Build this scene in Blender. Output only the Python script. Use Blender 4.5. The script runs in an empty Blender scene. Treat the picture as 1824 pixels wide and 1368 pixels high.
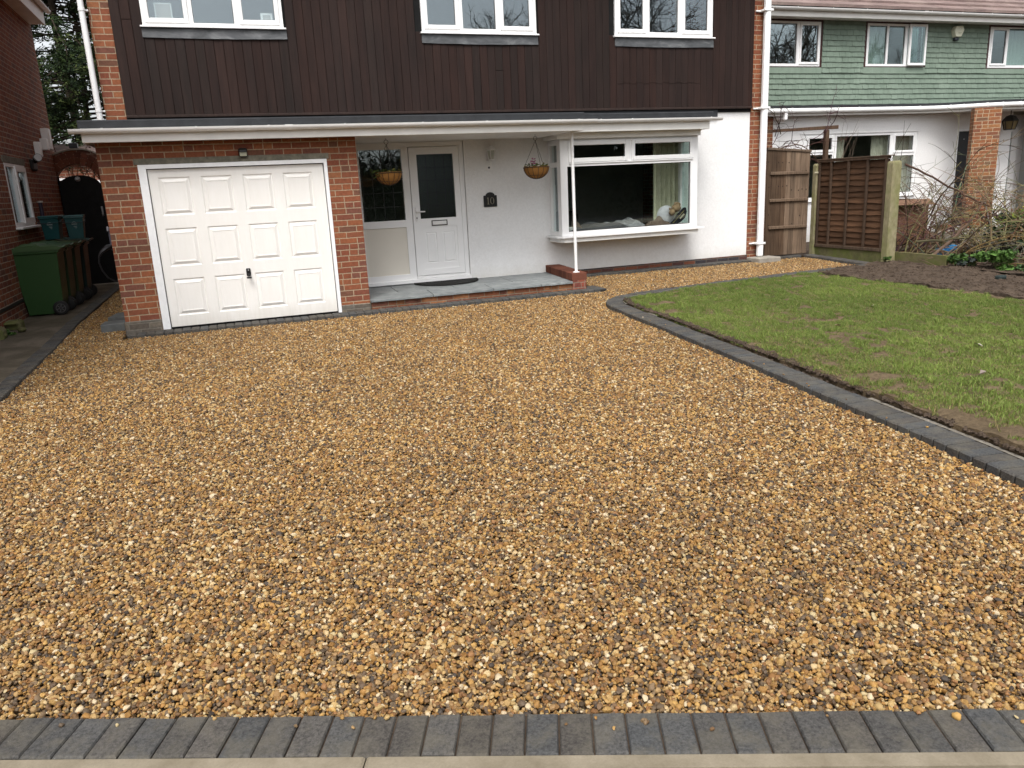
import bpy, bmesh, math, random
import numpy as np
from mathutils import Vector, Matrix

random.seed(7)
RNG = np.random.default_rng(11)
S = bpy.context.scene
COL = S.collection

# ------------------------------------------------------------------ camera, sky, sun, exposure
CAM_H = 1.49
YAW, PITCH, ROLL = math.radians(19.492), math.radians(14.465), math.radians(2.761)
cam_data = bpy.data.cameras.new('camera')
cam = bpy.data.objects.new('camera', cam_data)
COL.objects.link(cam)
cy, sy = math.cos(YAW), math.sin(YAW)
f0, r0, d0 = Vector((sy, cy, 0)), Vector((cy, -sy, 0)), Vector((0, 0, -1))
cp, sp = math.cos(PITCH), math.sin(PITCH)
fw, dn = cp * f0 + sp * d0, cp * d0 - sp * f0
cr, sr = math.cos(ROLL), math.sin(ROLL)
rt, dn = cr * r0 + sr * dn, -sr * r0 + cr * dn
up, bk = -dn, -fw
cam.matrix_world = Matrix(((rt.x, up.x, bk.x, 0), (rt.y, up.y, bk.y, 0), (rt.z, up.z, bk.z, CAM_H), (0, 0, 0, 1)))
cam_data.sensor_width = 36.0
cam_data.lens = 1374.17 / 1824 * 36.0
cam_data.clip_end = 2000
cam_data.clip_start = 0.05
S.camera = cam

SUN_EL, SUN_AZ = math.radians(55), math.radians(205)     # azimuth clockwise from +Y
world = bpy.data.worlds.new('World')
S.world = world
world.use_nodes = True
wn = world.node_tree.nodes
wl = world.node_tree.links
wn.clear()
sky = wn.new('ShaderNodeTexSky')
sky.sky_type = 'NISHITA'
sky.sun_disc = False
sky.sun_elevation = SUN_EL
sky.sun_rotation = SUN_AZ
sky.air_density = 1.0
sky.dust_density = 4.0
hs = wn.new('ShaderNodeHueSaturation')
hs.inputs['Saturation'].default_value = 0.22
bg = wn.new('ShaderNodeBackground')
bg.inputs['Strength'].default_value = 0.145
wo = wn.new('ShaderNodeOutputWorld')
wl.new(sky.outputs[0], hs.inputs['Color'])
wl.new(hs.outputs[0], bg.inputs['Color'])
wl.new(bg.outputs[0], wo.inputs['Surface'])

sun_d = bpy.data.lights.new('sun', 'SUN')
sun_d.energy = 1.35
sun_d.angle = math.radians(24)
sun_d.color = (1.0, 0.97, 0.93)
sun = bpy.data.objects.new('sun', sun_d)
COL.objects.link(sun)
sdir = Vector((math.sin(SUN_AZ) * math.cos(SUN_EL), math.cos(SUN_AZ) * math.cos(SUN_EL), math.sin(SUN_EL)))
sun.rotation_euler = sdir.to_track_quat('Z', 'Y').to_euler()

S.view_settings.view_transform = 'Standard'
S.view_settings.look = 'None'
S.view_settings.exposure = 0.83
S.view_settings.gamma = 1.0
S.render.engine = 'CYCLES'
S.cycles.max_bounces = 8
S.cycles.diffuse_bounces = 3
S.cycles.transparent_max_bounces = 24
S.cycles.caustics_reflective = False
S.cycles.caustics_refractive = False


# ------------------------------------------------------------------ helpers
def gz(y):
    return float(np.interp(y, [-60, 2.2, 9.8, 11.4, 60], [-.135, -.135, -.045, 0, 0]))


ORIGIN = {}


def tag(o, label=None, cat=None, group=None, kind=None):
    if label: o['label'] = label
    if cat: o['category'] = cat
    if group: o['group'] = group
    if kind: o['kind'] = kind
    return o


def thing(name, label, cat, loc=(0, 0, 0), group=None):
    o = bpy.data.objects.new(name, None)
    o.empty_display_size = 0.1
    COL.objects.link(o)
    o.location = loc
    ORIGIN[o.name] = Vector(loc)
    return tag(o, label, cat, group)


class MB:
    def __init__(self):
        self.v, self.f, self.c = [], [], []

    def poly(self, pts, col=(1, 1, 1)):
        i = len(self.v)
        self.v.extend([tuple(p) for p in pts])
        self.f.append(tuple(range(i, i + len(pts))))
        self.c.append(col)

    def faces(self, pts, faces, col=(1, 1, 1)):
        i = len(self.v)
        self.v.extend([tuple(p) for p in pts])
        for f in faces:
            self.f.append(tuple(i + k for k in f))
            self.c.append(col)
        return self

    def hexa(self, p, col=(1, 1, 1)):
        return self.faces(p, [(3, 2, 1, 0), (4, 5, 6, 7), (0, 1, 5, 4), (1, 2, 6, 5), (2, 3, 7, 6), (3, 0, 4, 7)], col)

    def box(self, x0, x1, y0, y1, z0, z1, col=(1, 1, 1)):
        return self.hexa([(x0, y0, z0), (x1, y0, z0), (x1, y1, z0), (x0, y1, z0),
                          (x0, y0, z1), (x1, y0, z1), (x1, y1, z1), (x0, y1, z1)], col)

    def cbox(self, x0, x1, y0, y1, z0, z1, b, col=(1, 1, 1)):
        """box with chamfered edges"""
        b = min(b, (x1 - x0) * .45, (y1 - y0) * .45, (z1 - z0) * .45)
        xs, ys, zs = (x0, x1), (y0, y1), (z0, z1)
        pts, idx = [], {}
        for i in (0, 1):
            for j in (0, 1):
                for k in (0, 1):
                    cx, cyy, cz = xs[i], ys[j], zs[k]
                    ix = cx + (b if i == 0 else -b)
                    iy = cyy + (b if j == 0 else -b)
                    iz = cz + (b if k == 0 else -b)
                    for a, p in (('x', (cx, iy, iz)), ('y', (ix, cyy, iz)), ('z', (ix, iy, cz))):
                        idx[(i, j, k, a)] = len(pts)
                        pts.append(p)
        F = []
        q = lambda *s: tuple(idx[t] for t in s)
        F.append(q((0, 0, 0, 'x'), (0, 0, 1, 'x'), (0, 1, 1, 'x'), (0, 1, 0, 'x')))
        F.append(q((1, 0, 0, 'x'), (1, 1, 0, 'x'), (1, 1, 1, 'x'), (1, 0, 1, 'x')))
        F.append(q((0, 0, 0, 'y'), (1, 0, 0, 'y'), (1, 0, 1, 'y'), (0, 0, 1, 'y')))
        F.append(q((0, 1, 0, 'y'), (0, 1, 1, 'y'), (1, 1, 1, 'y'), (1, 1, 0, 'y')))
        F.append(q((0, 0, 0, 'z'), (0, 1, 0, 'z'), (1, 1, 0, 'z'), (1, 0, 0, 'z')))
        F.append(q((0, 0, 1, 'z'), (1, 0, 1, 'z'), (1, 1, 1, 'z'), (0, 1, 1, 'z')))
        for i in (0, 1):
            for j in (0, 1):
                F.append(q((i, j, 0, 'x'), (i, j, 1, 'x'), (i, j, 1, 'y'), (i, j, 0, 'y')))
        for i in (0, 1):
            for k in (0, 1):
                F.append(q((i, 0, k, 'x'), (i, 1, k, 'x'), (i, 1, k, 'z'), (i, 0, k, 'z')))
        for j in (0, 1):
            for k in (0, 1):
                F.append(q((0, j, k, 'y'), (1, j, k, 'y'), (1, j, k, 'z'), (0, j, k, 'z')))
        for i in (0, 1):
            for j in (0, 1):
                for k in (0, 1):
                    F.append(q((i, j, k, 'x'), (i, j, k, 'y'), (i, j, k, 'z')))
        return self.faces(pts, F, col)

    def prism(self, poly, axis, a0, a1, col=(1, 1, 1)):
        """2-D polygon pushed along an axis ('x': poly is (y,z); 'y': (x,z); 'z': (x,y))"""
        def P(p, a):
            return {'x': (a, p[0], p[1]), 'y': (p[0], a, p[1]), 'z': (p[0], p[1], a)}[axis]
        n = len(poly)
        pts = [P(p, a0) for p in poly] + [P(p, a1) for p in poly]
        F = [tuple(range(n))[::-1], tuple(range(n, 2 * n))] + [(i, (i + 1) % n, n + (i + 1) % n, n + i) for i in range(n)]
        return self.faces(pts, F, col)

    def tube(self, path, rad, n=6, col=(1, 1, 1), cap=True):
        path = [Vector(p) for p in path]
        m = len(path)
        rads = rad if isinstance(rad, (list, tuple)) else [rad] * m
        base = len(self.v)
        prev = None
        for i, p in enumerate(path):
            t = (path[min(i + 1, m - 1)] - path[max(i - 1, 0)])
            if t.length < 1e-9: t = Vector((0, 0, 1))
            t.normalize()
            if prev is None:
                a = Vector((0, 0, 1)) if abs(t.z) < .9 else Vector((1, 0, 0))
                u = t.cross(a).normalized()
            else:
                u = (prev - t * prev.dot(t))
                u = u.normalized() if u.length > 1e-6 else t.orthogonal().normalized()
            prev = u
            w = t.cross(u)
            for k in range(n):
                an = 2 * math.pi * k / n
                q = p + (u * math.cos(an) + w * math.sin(an)) * rads[i]
                self.v.append((q.x, q.y, q.z))
        for i in range(m - 1):
            for k in range(n):
                a, b = base + i * n + k, base + i * n + (k + 1) % n
                self.f.append((a, b, b + n, a + n))
                self.c.append(col)
        if cap:
            self.f.append(tuple(base + k for k in range(n))[::-1]); self.c.append(col)
            self.f.append(tuple(base + (m - 1) * n + k for k in range(n))); self.c.append(col)
        return self

    def lathe(self, prof, cx, cy_, n=16, col=(1, 1, 1), sx=1., sy_=1.):
        base = len(self.v)
        for r, z in prof:
            for k in range(n):
                a = 2 * math.pi * k / n
                self.v.append((cx + r * sx * math.cos(a), cy_ + r * sy_ * math.sin(a), z))
        for i in range(len(prof) - 1):
            for k in range(n):
                a, b = base + i * n + k, base + i * n + (k + 1) % n
                self.f.append((a, b, b + n, a + n)); self.c.append(col)
        self.f.append(tuple(base + k for k in range(n))[::-1]); self.c.append(col)
        self.f.append(tuple(base + (len(prof) - 1) * n + k for k in range(n))); self.c.append(col)
        return self

    def ball(self, c, r, col=(1, 1, 1), n=10, m=7):
        if not isinstance(r, (tuple, list)): r = (r, r, r)
        prof = []
        base = len(self.v)
        for i in range(m + 1):
            th = math.pi * i / m
            for k in range(n):
                a = 2 * math.pi * k / n
                self.v.append((c[0] + r[0] * math.sin(th) * math.cos(a), c[1] + r[1] * math.sin(th) * math.sin(a), c[2] - r[2] * math.cos(th)))
        for i in range(m):
            for k in range(n):
                a, b = base + i * n + k, base + i * n + (k + 1) % n
                self.f.append((a, b, b + n, a + n)); self.c.append(col)
        return self

    def build(self, name, mat, parent=None, smooth=False, bevel=0, seg=2, weld=False):
        o_ = ORIGIN.get(parent.name, Vector((0, 0, 0))) if parent else Vector((0, 0, 0))
        me = bpy.data.meshes.new(name)
        me.from_pydata([(p[0] - o_.x, p[1] - o_.y, p[2] - o_.z) for p in self.v], [], self.f)
        me.update()
        cl = me.color_attributes.new('Col', 'FLOAT_COLOR', 'CORNER')
        arr = np.ones((len(me.loops), 4), dtype=np.float32)
        ln = np.array([len(f) for f in self.f])
        arr[:, :3] = np.repeat(np.array(self.c, dtype=np.float32).reshape(-1, 3), ln, axis=0)
        cl.data.foreach_set('color', arr.ravel())
        bm = bmesh.new()
        bm.from_mesh(me)
        if weld: bmesh.ops.remove_doubles(bm, verts=bm.verts, dist=1e-5)
        bmesh.ops.recalc_face_normals(bm, faces=bm.faces)
        bm.to_mesh(me)
        bm.free()
        if smooth:
            me.polygons.foreach_set('use_smooth', [True] * len(me.polygons))
            try:
                me.set_sharp_from_angle(angle=math.radians(40))
            except Exception:
                pass
        o = bpy.data.objects.new(name, me)
        COL.objects.link(o)
        me.materials.append(mat)
        if parent:
            o.parent = parent
            ORIGIN[o.name] = o_
        else:
            ORIGIN[o.name] = Vector((0, 0, 0))
        if bevel:
            b = o.modifiers.new('bevel', 'BEVEL')
            b.width = bevel; b.segments = seg; b.limit_method = 'ANGLE'; b.angle_limit = math.radians(40)
        return o


def copy_tree(o, loc=None, rz=None, label=None, parent=None):
    c = o.copy()
    COL.objects.link(c)
    if parent: c.parent = parent
    if loc is not None: c.location = loc
    if rz is not None: c.rotation_euler[2] = rz
    if label: c['label'] = label
    for ch in o.children:
        copy_tree(ch, parent=c)
    return c


def wall(mb, axis, a0, a1, u0, u1, z0, z1, holes=(), col=(1, 1, 1)):
    """solid wall with rectangular openings. axis 'y': a is Y and u is X; axis 'x': a is X and u is Y"""
    us = sorted({u0, u1} | {min(max(h[k], u0), u1) for h in holes for k in (0, 1)})
    zs = sorted({z0, z1} | {min(max(h[k], z0), z1) for h in holes for k in (2, 3)})
    P = (lambda u, a, z: (u, a, z)) if axis == 'y' else (lambda u, a, z: (a, u, z))
    solid = lambda i, j: (0 <= i < len(us) - 1 and 0 <= j < len(zs) - 1 and not any(
        h[0] < (us[i] + us[i + 1]) / 2 < h[1] and h[2] < (zs[j] + zs[j + 1]) / 2 < h[3] for h in holes))
    for i in range(len(us) - 1):
        for j in range(len(zs) - 1):
            if not solid(i, j): continue
            A, B, C, D = us[i], us[i + 1], zs[j], zs[j + 1]
            mb.poly([P(A, a0, C), P(B, a0, C), P(B, a0, D), P(A, a0, D)], col)
            mb.poly([P(A, a1, D), P(B, a1, D), P(B, a1, C), P(A, a1, C)], col)
            if not solid(i - 1, j): mb.poly([P(A, a0, D), P(A, a1, D), P(A, a1, C), P(A, a0, C)], col)
            if not solid(i + 1, j): mb.poly([P(B, a0, C), P(B, a1, C), P(B, a1, D), P(B, a0, D)], col)
            if not solid(i, j - 1): mb.poly([P(A, a0, C), P(A, a1, C), P(B, a1, C), P(B, a0, C)], col)
            if not solid(i, j + 1): mb.poly([P(A, a0, D), P(B, a0, D), P(B, a1, D), P(A, a1, D)], col)
    return mb


# ------------------------------------------------------------------ materials
class NT:
    def __init__(self, name):
        self.m = bpy.data.materials.new(name)
        self.m.use_nodes = True
        self.n = self.m.node_tree.nodes
        self.l = self.m.node_tree.links
        self.n.clear()
        self.out = self.n.new('ShaderNodeOutputMaterial')
        self.b = self.n.new('ShaderNodeBsdfPrincipled')
        self.l.new(self.b.outputs[0], self.out.inputs[0])

    def new(self, t, **kw):
        nd = self.n.new(t)
        for k, v in kw.items(): setattr(nd, k, v)
        return nd

    def put(self, sock, v):
        if hasattr(v, 'is_output') or hasattr(v, 'links'):
            self.l.new(v, sock)
        else:
            sock.default_value = v

    def math(self, op, a, b=None, c=None, clamp=False):
        nd = self.new('ShaderNodeMath', operation=op, use_clamp=clamp)
        self.put(nd.inputs[0], a)
        if b is not None: self.put(nd.inputs[1], b)
        if c is not None: self.put(nd.inputs[2], c)
        return nd.outputs[0]

    def noise(self, vec, scale, detail=4, rough=.55, dist=0, dim='3D'):
        nd = self.new('ShaderNodeTexNoise', noise_dimensions=dim)
        if vec is not None: self.l.new(vec, nd.inputs['Vector'])
        nd.inputs['Scale'].default_value = scale
        nd.inputs['Detail'].default_value = detail
        nd.inputs['Roughness'].default_value = rough
        nd.inputs['Distortion'].default_value = dist
        return nd.outputs[0]

    def ramp(self, fac, stops, interp='LINEAR'):
        nd = self.new('ShaderNodeValToRGB')
        nd.color_ramp.interpolation = interp
        e = nd.color_ramp.elements
        while len(e) < len(stops): e.new(.5)
        for i, (p, c) in enumerate(stops):
            e[i].position = p
            e[i].color = (c[0], c[1], c[2], 1) if len(c) == 3 else c
        self.l.new(fac, nd.inputs[0])
        return nd.outputs[0]

    def mix(self, fac, a, b, mode='MIX'):
        nd = self.new('ShaderNodeMix', data_type='RGBA', blend_type=mode)
        self.put(nd.inputs['Factor'], fac)
        for s, v in ((nd.inputs[6], a), (nd.inputs[7], b)):
            if isinstance(v, (tuple, list)): s.default_value = (v[0], v[1], v[2], 1)
            else: self.l.new(v, s)
        return nd.outputs[2]

    def pos(self):
        return self.new('ShaderNodeNewGeometry').outputs['Position']

    def obj(self):
        return self.new('ShaderNodeTexCoord').outputs['Object']

    def mapping(self, vec, scale=(1, 1, 1), loc=(0, 0, 0)):
        nd = self.new('ShaderNodeMapping')
        self.l.new(vec, nd.inputs[0])
        nd.inputs['Scale'].default_value = scale
        nd.inputs['Location'].default_value = loc
        return nd.outputs[0]

    def vcol(self, name='Col'):
        nd = self.new('ShaderNodeAttribute', attribute_name=name)
        return nd.outputs['Color']

    def bump(self, h, strength=.3, dist=.01):
        nd = self.new('ShaderNodeBump')
        nd.inputs['Strength'].default_value = strength
        nd.inputs['Distance'].default_value = dist
        self.l.new(h, nd.inputs['Height'])
        self.l.new(nd.outputs[0], self.b.inputs['Normal'])

    def fin(self, col, rough=.6, spec=.3, metal=0.):
        self.put(self.b.inputs['Base Color'], (col[0], col[1], col[2], 1) if isinstance(col, (tuple, list)) else col)
        self.put(self.b.inputs['Roughness'], rough)
        self.b.inputs['Specular IOR Level'].default_value = spec
        self.b.inputs['Metallic'].default_value = metal
        return self.m


def mat_plain(name, col, rough=.5, spec=.3, var=.12, scale=8., bump=0., bscale=60., metal=0., use_vcol=False):
    t = NT(name)
    p = t.obj()
    n = t.noise(p, scale, 5, .6)
    lo = [c * (1 - var) for c in col]
    hi = [min(1, c * (1 + var)) for c in col]
    c = t.ramp(n, [(.25, lo), (.75, hi)])
    if use_vcol: c = t.mix(1., c, t.vcol(), 'MULTIPLY')
    if bump: t.bump(t.noise(p, bscale, 4, .6), bump, .01)
    return t.fin(c, rough, spec, metal)


def mat_brick(name, tones, mortar, course=.0752, length=.2255, joint=.0105, z_off=0., flip=0., dirt=.25, header=False, local=False):
    t = NT(name)
    g = t.new('ShaderNodeNewGeometry')
    tc = t.new('ShaderNodeTexCoord')
    sp_ = t.new('ShaderNodeSeparateXYZ'); t.l.new(tc.outputs['Object'] if local else g.outputs['Position'], sp_.inputs[0])
    sn = t.new('ShaderNodeSeparateXYZ'); t.l.new(tc.outputs['Normal'] if local else g.outputs['True Normal'], sn.inputs[0])
    ay = t.math('GREATER_THAN', t.math('ABSOLUTE', sn.outputs[1]), .6)
    az = t.math('GREATER_THAN', t.math('ABSOLUTE', sn.outputs[2]), .6)
    X, Y, Z = sp_.outputs
    # wobble so that courses are not ruler-straight
    wv = t.new('ShaderNodeCombineXYZ'); t.l.new(X, wv.inputs[0]); t.l.new(Y, wv.inputs[1]); t.l.new(Z, wv.inputs[2])
    wob = t.math('MULTIPLY', t.math('SUBTRACT', t.noise(wv.outputs[0], 9., 2), .5), .007)
    u = t.math('ADD', t.math('MULTIPLY', X, t.math('MAXIMUM', ay, az)), t.math('MULTIPLY', Y, t.math('SUBTRACT', 1., t.math('MAXIMUM', ay, az))))
    v = t.math('ADD', t.math('MULTIPLY', Z, t.math('SUBTRACT', 1., az)), t.math('MULTIPLY', Y, az))
    u = t.math('ADD', u, wob)
    v = t.math('ADD', t.math('ADD', v, wob), 50 * course + z_off)
    vr = t.math('DIVIDE', v, course)
    row = t.math('FLOOR', vr)
    fv = t.math('FRACT', vr)
    off = t.math('MULTIPLY', t.math('MODULO', row, 2.), .5)
    jit = t.new('ShaderNodeTexWhiteNoise', noise_dimensions='1D'); t.l.new(row, jit.inputs['W'])
    L = length * (.5 if header else 1.)
    ur = t.math('ADD', t.math('ADD', t.math('DIVIDE', t.math('ADD', u, 40.), L), off), t.math('MULTIPLY', jit.outputs[0], .12))
    cl = t.math('FLOOR', ur)
    fu = t.math('FRACT', ur)
    # a share of stretchers is cut into two headers
    w2 = t.new('ShaderNodeTexWhiteNoise', noise_dimensions='2D')
    cv = t.new('ShaderNodeCombineXYZ'); t.l.new(row, cv.inputs[0]); t.l.new(cl, cv.inputs[1])
    t.l.new(cv.outputs[0], w2.inputs['Vector'])
    cut = t.math('LESS_THAN', w2.outputs[0], .16)
    fu2 = t.math('FRACT', t.math('MULTIPLY', fu, 2.))
    half = t.math('FLOOR', t.math('MULTIPLY', fu, 2.))
    fuu = t.math('ADD', t.math('MULTIPLY', fu, t.math('SUBTRACT', 1., cut)), t.math('MULTIPLY', fu2, cut))
    Lm = t.math('SUBTRACT', L, t.math('MULTIPLY', cut, L * .5))
    du = t.math('MULTIPLY', t.math('MINIMUM', fuu, t.math('SUBTRACT', 1., fuu)), Lm)
    dv = t.math('MULTIPLY', t.math('MINIMUM', fv, t.math('SUBTRACT', 1., fv)), course)
    edge = t.math('MULTIPLY', t.math('SUBTRACT', t.noise(wv.outputs[0], 55., 3), .5), .006)
    dm = t.math('ADD', t.math('MINIMUM', du, dv), edge)
    mask = t.new('ShaderNodeMapRange'); mask.interpolation_type = 'SMOOTHSTEP'
    t.l.new(dm, mask.inputs[0])
    mask.inputs[1].default_value = joint * .34; mask.inputs[2].default_value = joint * .72
    wc = t.new('ShaderNodeTexWhiteNoise', noise_dimensions='3D')
    c3 = t.new('ShaderNodeCombineXYZ'); t.l.new(row, c3.inputs[0]); t.l.new(t.math('ADD', cl, t.math('MULTIPLY', t.math('MULTIPLY', half, cut), .37)), c3.inputs[1]); c3.inputs[2].default_value = 3.7 + flip
    t.l.new(c3.outputs[0], wc.inputs['Vector'])
    bc = t.ramp(wc.outputs[0], [(i / len(tones), c) for i, c in enumerate(tones)], 'CONSTANT')
    n1 = t.noise(wv.outputs[0], 30., 5, .65)
    n2 = t.noise(wv.outputs[0], 1.3, 4, .6)
    bc = t.mix(.55, bc, t.ramp(n1, [(.3, (.45, .45, .45)), (.75, (1.3, 1.25, 1.2))]), 'MULTIPLY')
    mc = t.mix(.5, mortar, t.ramp(n1, [(.3, (.5, .5, .5)), (.75, (1.2, 1.2, 1.2))]), 'MULTIPLY')
    c = t.mix(mask.outputs[0], mc, bc)
    c = t.mix(dirt, c, t.ramp(n2, [(.35, (.4, .38, .36)), (.65, (1.1, 1.1, 1.1))]), 'MULTIPLY')
    h = t.math('ADD', t.math('MULTIPLY', mask.outputs[0], .8), t.math('MULTIPLY', n1, .35))
    t.bump(h, .55, .006)
    return t.fin(c, .85, .2)


RED = [(.30, .088, .042), (.255, .072, .036), (.345, .112, .05), (.235, .062, .034), (.20, .06, .04), (.37, .135, .058),
       (.285, .085, .042), (.165, .066, .052), (.315, .098, .046), (.25, .078, .04), (.14, .072, .05), (.33, .10, .042)]
M = {}
RED = [((r * .6 + .262 * .4) * .90, (g * .6 + .082 * .4) * 1.04, (b * .6 + .044 * .4) * 1.08) for r, g, b in RED]
M['brick'] = mat_brick('orange red facing brick', RED, (.38, .29, .195), z_off=-.02)
M['brick_left'] = mat_brick('dull red brick', [(c[0] * .98, c[1] * 1.0, c[2] * 1.1) for c in RED], (.42, .34, .26), flip=5., z_off=.01)
M['brick_far'] = mat_brick('orange brick', [(c[0] * 1.05, c[1] * 1.2, c[2] * 1.1) for c in RED], (.46, .36, .24), flip=9.)
M['brick_step'] = mat_brick('brown step brick', [(.27, .10, .05), (.22, .085, .045), (.18, .075, .05), (.30, .13, .06)], (.26, .2, .14), flip=2., dirt=.5)
M['brick_local'] = mat_brick('orange brick of the pillar', [(c[0] * 1.05, c[1] * 1.2, c[2] * 1.1) for c in RED], (.46, .36, .24), flip=9., local=True)
M['brick_header'] = mat_brick('red header brick', [(.27, .075, .05), (.23, .065, .045), (.30, .09, .055), (.19, .06, .045)], (.26, .19, .14), flip=7., header=True, dirt=.35)
M['brick_plinth'] = mat_brick('mixed plinth brick', [(.10, .05, .045), (.06, .045, .045), (.2, .075, .045), (.05, .045, .05), (.16, .06, .04)], (.14, .12, .10), flip=4., dirt=.5)
M['brick_grey'] = mat_brick('mortar washed brick', [(.17, .145, .115), (.13, .11, .09), (.2, .17, .13), (.15, .135, .115)], (.2, .18, .15), flip=6., dirt=.4)


def mat_render():
    t = NT('white painted roughcast')
    p = t.pos()
    big = t.noise(p, .8, 5, .6)
    fine = t.noise(p, 30., 6, .75)
    mid = t.noise(p, 9., 4, .6)
    c = t.ramp(big, [(.3, (.755, .752, .745)), (.7, (.825, .823, .818))])
    c = t.mix(.26, c, t.ramp(fine, [(.35, (.68, .67, .66)), (.65, (1, 1, 1))]), 'MULTIPLY')
    # splash dirt near the ground
    s = t.new('ShaderNodeSeparateXYZ'); t.l.new(p, s.inputs[0])
    low = t.new('ShaderNodeMapRange'); t.l.new(t.math('ADD', s.outputs[2], t.math('MULTIPLY', mid, .25)), low.inputs[0])
    low.inputs[1].default_value = .16; low.inputs[2].default_value = .42; low.inputs[3].default_value = .50; low.inputs[4].default_value = 0.
    c = t.mix(low.outputs[0], c, (.52, .50, .44))
    t.bump(t.math('ADD', fine, t.math('MULTIPLY', mid, .7)), .45, .010)
    return t.fin(c, .8, .2)


M['render'] = mat_render()
M['upvc'] = mat_plain('white upvc', (.82, .82, .815), .32, .4, .03, 3.)
M['white_paint'] = mat_plain('white gloss paint', (.80, .795, .78), .4, .4, .05, 6.)
M['white_timber'] = mat_plain('white painted timber', (.80, .81, .82), .55, .3, .07, 14., .15, 40.)
M['fascia'] = mat_plain('off white fascia', (.80, .79, .755), .45, .35, .08, 4.)
M['garage_door'] = mat_plain('cream white door steel', (.81, .795, .76), .42, .4, .035, 2.)
def mat_door():
    t = NT('cream white door steel')
    p = t.pos()
    n = t.noise(p, 2., 5, .6)
    f = t.noise(t.mapping(p, (22, 22, 3)), 1., 5, .65)
    c = t.ramp(n, [(.25, (.785, .77, .735)), (.75, (.825, .81, .78))])
    c = t.mix(.16, c, t.ramp(f, [(.35, (.80, .78, .73)), (.65, (1, 1, 1))]), 'MULTIPLY')
    s_ = t.new('ShaderNodeSeparateXYZ'); t.l.new(p, s_.inputs[0])
    low = t.new('ShaderNodeMapRange'); t.l.new(t.math('ADD', s_.outputs[2], t.math('MULTIPLY', f, .22)), low.inputs[0])
    low.inputs[1].default_value = .06; low.inputs[2].default_value = .30; low.inputs[3].default_value = .38; low.inputs[4].default_value = 0.
    c = t.mix(low.outputs[0], c, (.46, .41, .33))
    return t.fin(c, .42, .4)


M['garage_door'] = mat_door()
M['cream_panel'] = mat_plain('cream infill panel', (.70, .66, .58), .5, .3, .03, 2.)
M['black_plastic'] = mat_plain('black plastic', (.012, .012, .013), .4, .4, .2, 10.)
M['rubber'] = mat_plain('black roof felt', (.022, .024, .027), .6, .35, .35, 7., .3, 30.)
M['rubber_mat'] = mat_plain('black doormat', (.018, .018, .017), .9, .15, .4, 60., .8, 160.)
M['concrete'] = mat_plain('weathered concrete', (.28, .255, .215), .85, .2, .3, 9., .4, 70.)
M['lintel'] = mat_plain('grey green concrete lintel', (.17, .16, .125), .85, .2, .35, 14., .4, 60.)
M['haunch'] = mat_plain('rough mortar', (.19, .17, .14), .9, .2, .45, 22., .8, 60.)
M['iron'] = mat_plain('dark wire', (.03, .024, .02), .6, .3, .2, 20.)
M['steel'] = mat_plain('grey metal', (.45, .45, .46), .4, .5, .1, 10., metal=.6)
M['dark_paint'] = mat_plain('black painted boards', (.010, .010, .010), .7, .12, .3, 9.)
M['interior'] = mat_plain('dim room wall', (.34, .335, .30), .9, .1, .1, 3.)
M['interior_pale'] = mat_plain('pale room wall', (.46, .47, .47), .9, .1, .06, 2.)
M['brown_trim'] = mat_plain('dark brown window trim', (.045, .018, .016), .5, .3, .2, 9.)
M['vcol'] = mat_plain('painted item', (1, 1, 1), .6, .3, .06, 20., use_vcol=True)
M['vcol_gloss'] = mat_plain('smooth plastic item', (1, 1, 1), .35, .4, .08, 12., use_vcol=True)
M['vcol_cloth'] = mat_plain('cloth', (1, 1, 1), .95, .1, .15, 30., .5, 120., use_vcol=True)


def mat_cladding():
    t = NT('dark stained boarding')
    p = t.pos()
    g = t.noise(t.mapping(p, (38, 38, 1.6)), 1., 6, .65)
    b = t.noise(t.mapping(p, (5, 5, 1.0)), 1., 4, .6)
    c = t.mix(.5, t.vcol(), t.ramp(g, [(.3, (.5, .5, .5)), (.7, (1.45, 1.4, 1.35))]), 'MULTIPLY')
    c = t.mix(.6, c, t.ramp(b, [(.3, (.62, .66, .68)), (.72, (1.25, 1.1, 1.02))]), 'MULTIPLY')
    t.bump(g, .3, .004)
    return t.fin(c, .68, .16)


M['cladding'] = mat_cladding()


def mat_lead():
    t = NT('weathered lead')
    p = t.pos()
    n = t.noise(t.mapping(p, (3, 3, 6)), 1.4, 6, .65, .6)
    c = t.ramp(n, [(.3, (.045, .048, .052)), (.5, (.085, .09, .095)), (.72, (.17, .175, .18))])
    t.bump(n, .4, .02)
    return t.fin(c, .55, .4)


M['lead'] = mat_lead()


def mat_blocks():
    t = NT('charcoal block paving')
    p = t.pos()
    f = t.noise(p, 95., 5, .75)
    b = t.noise(p, 9., 6, .7)
    c = t.mix(.75, t.vcol(), t.ramp(f, [(.32, (.30, .30, .31)), (.68, (1.75, 1.75, 1.70))]), 'MULTIPLY')
    c = t.mix(t.math('MULTIPLY', t.ramp(b, [(.45, (0, 0, 0)), (.62, (1, 1, 1))]), .5), c, (.118, .106, .082))
    sp_ = t.ramp(t.noise(p, 260., 1, .5), [(.74, (0, 0, 0)), (.80, (1, 1, 1))])
    c = t.mix(t.math('MULTIPLY', sp_, .35), c, (.35, .34, .32))
    t.bump(t.math('ADD', f, b), .6, .005)
    return t.fin(c, .85, .2)


M['blocks'] = mat_blocks()


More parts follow.
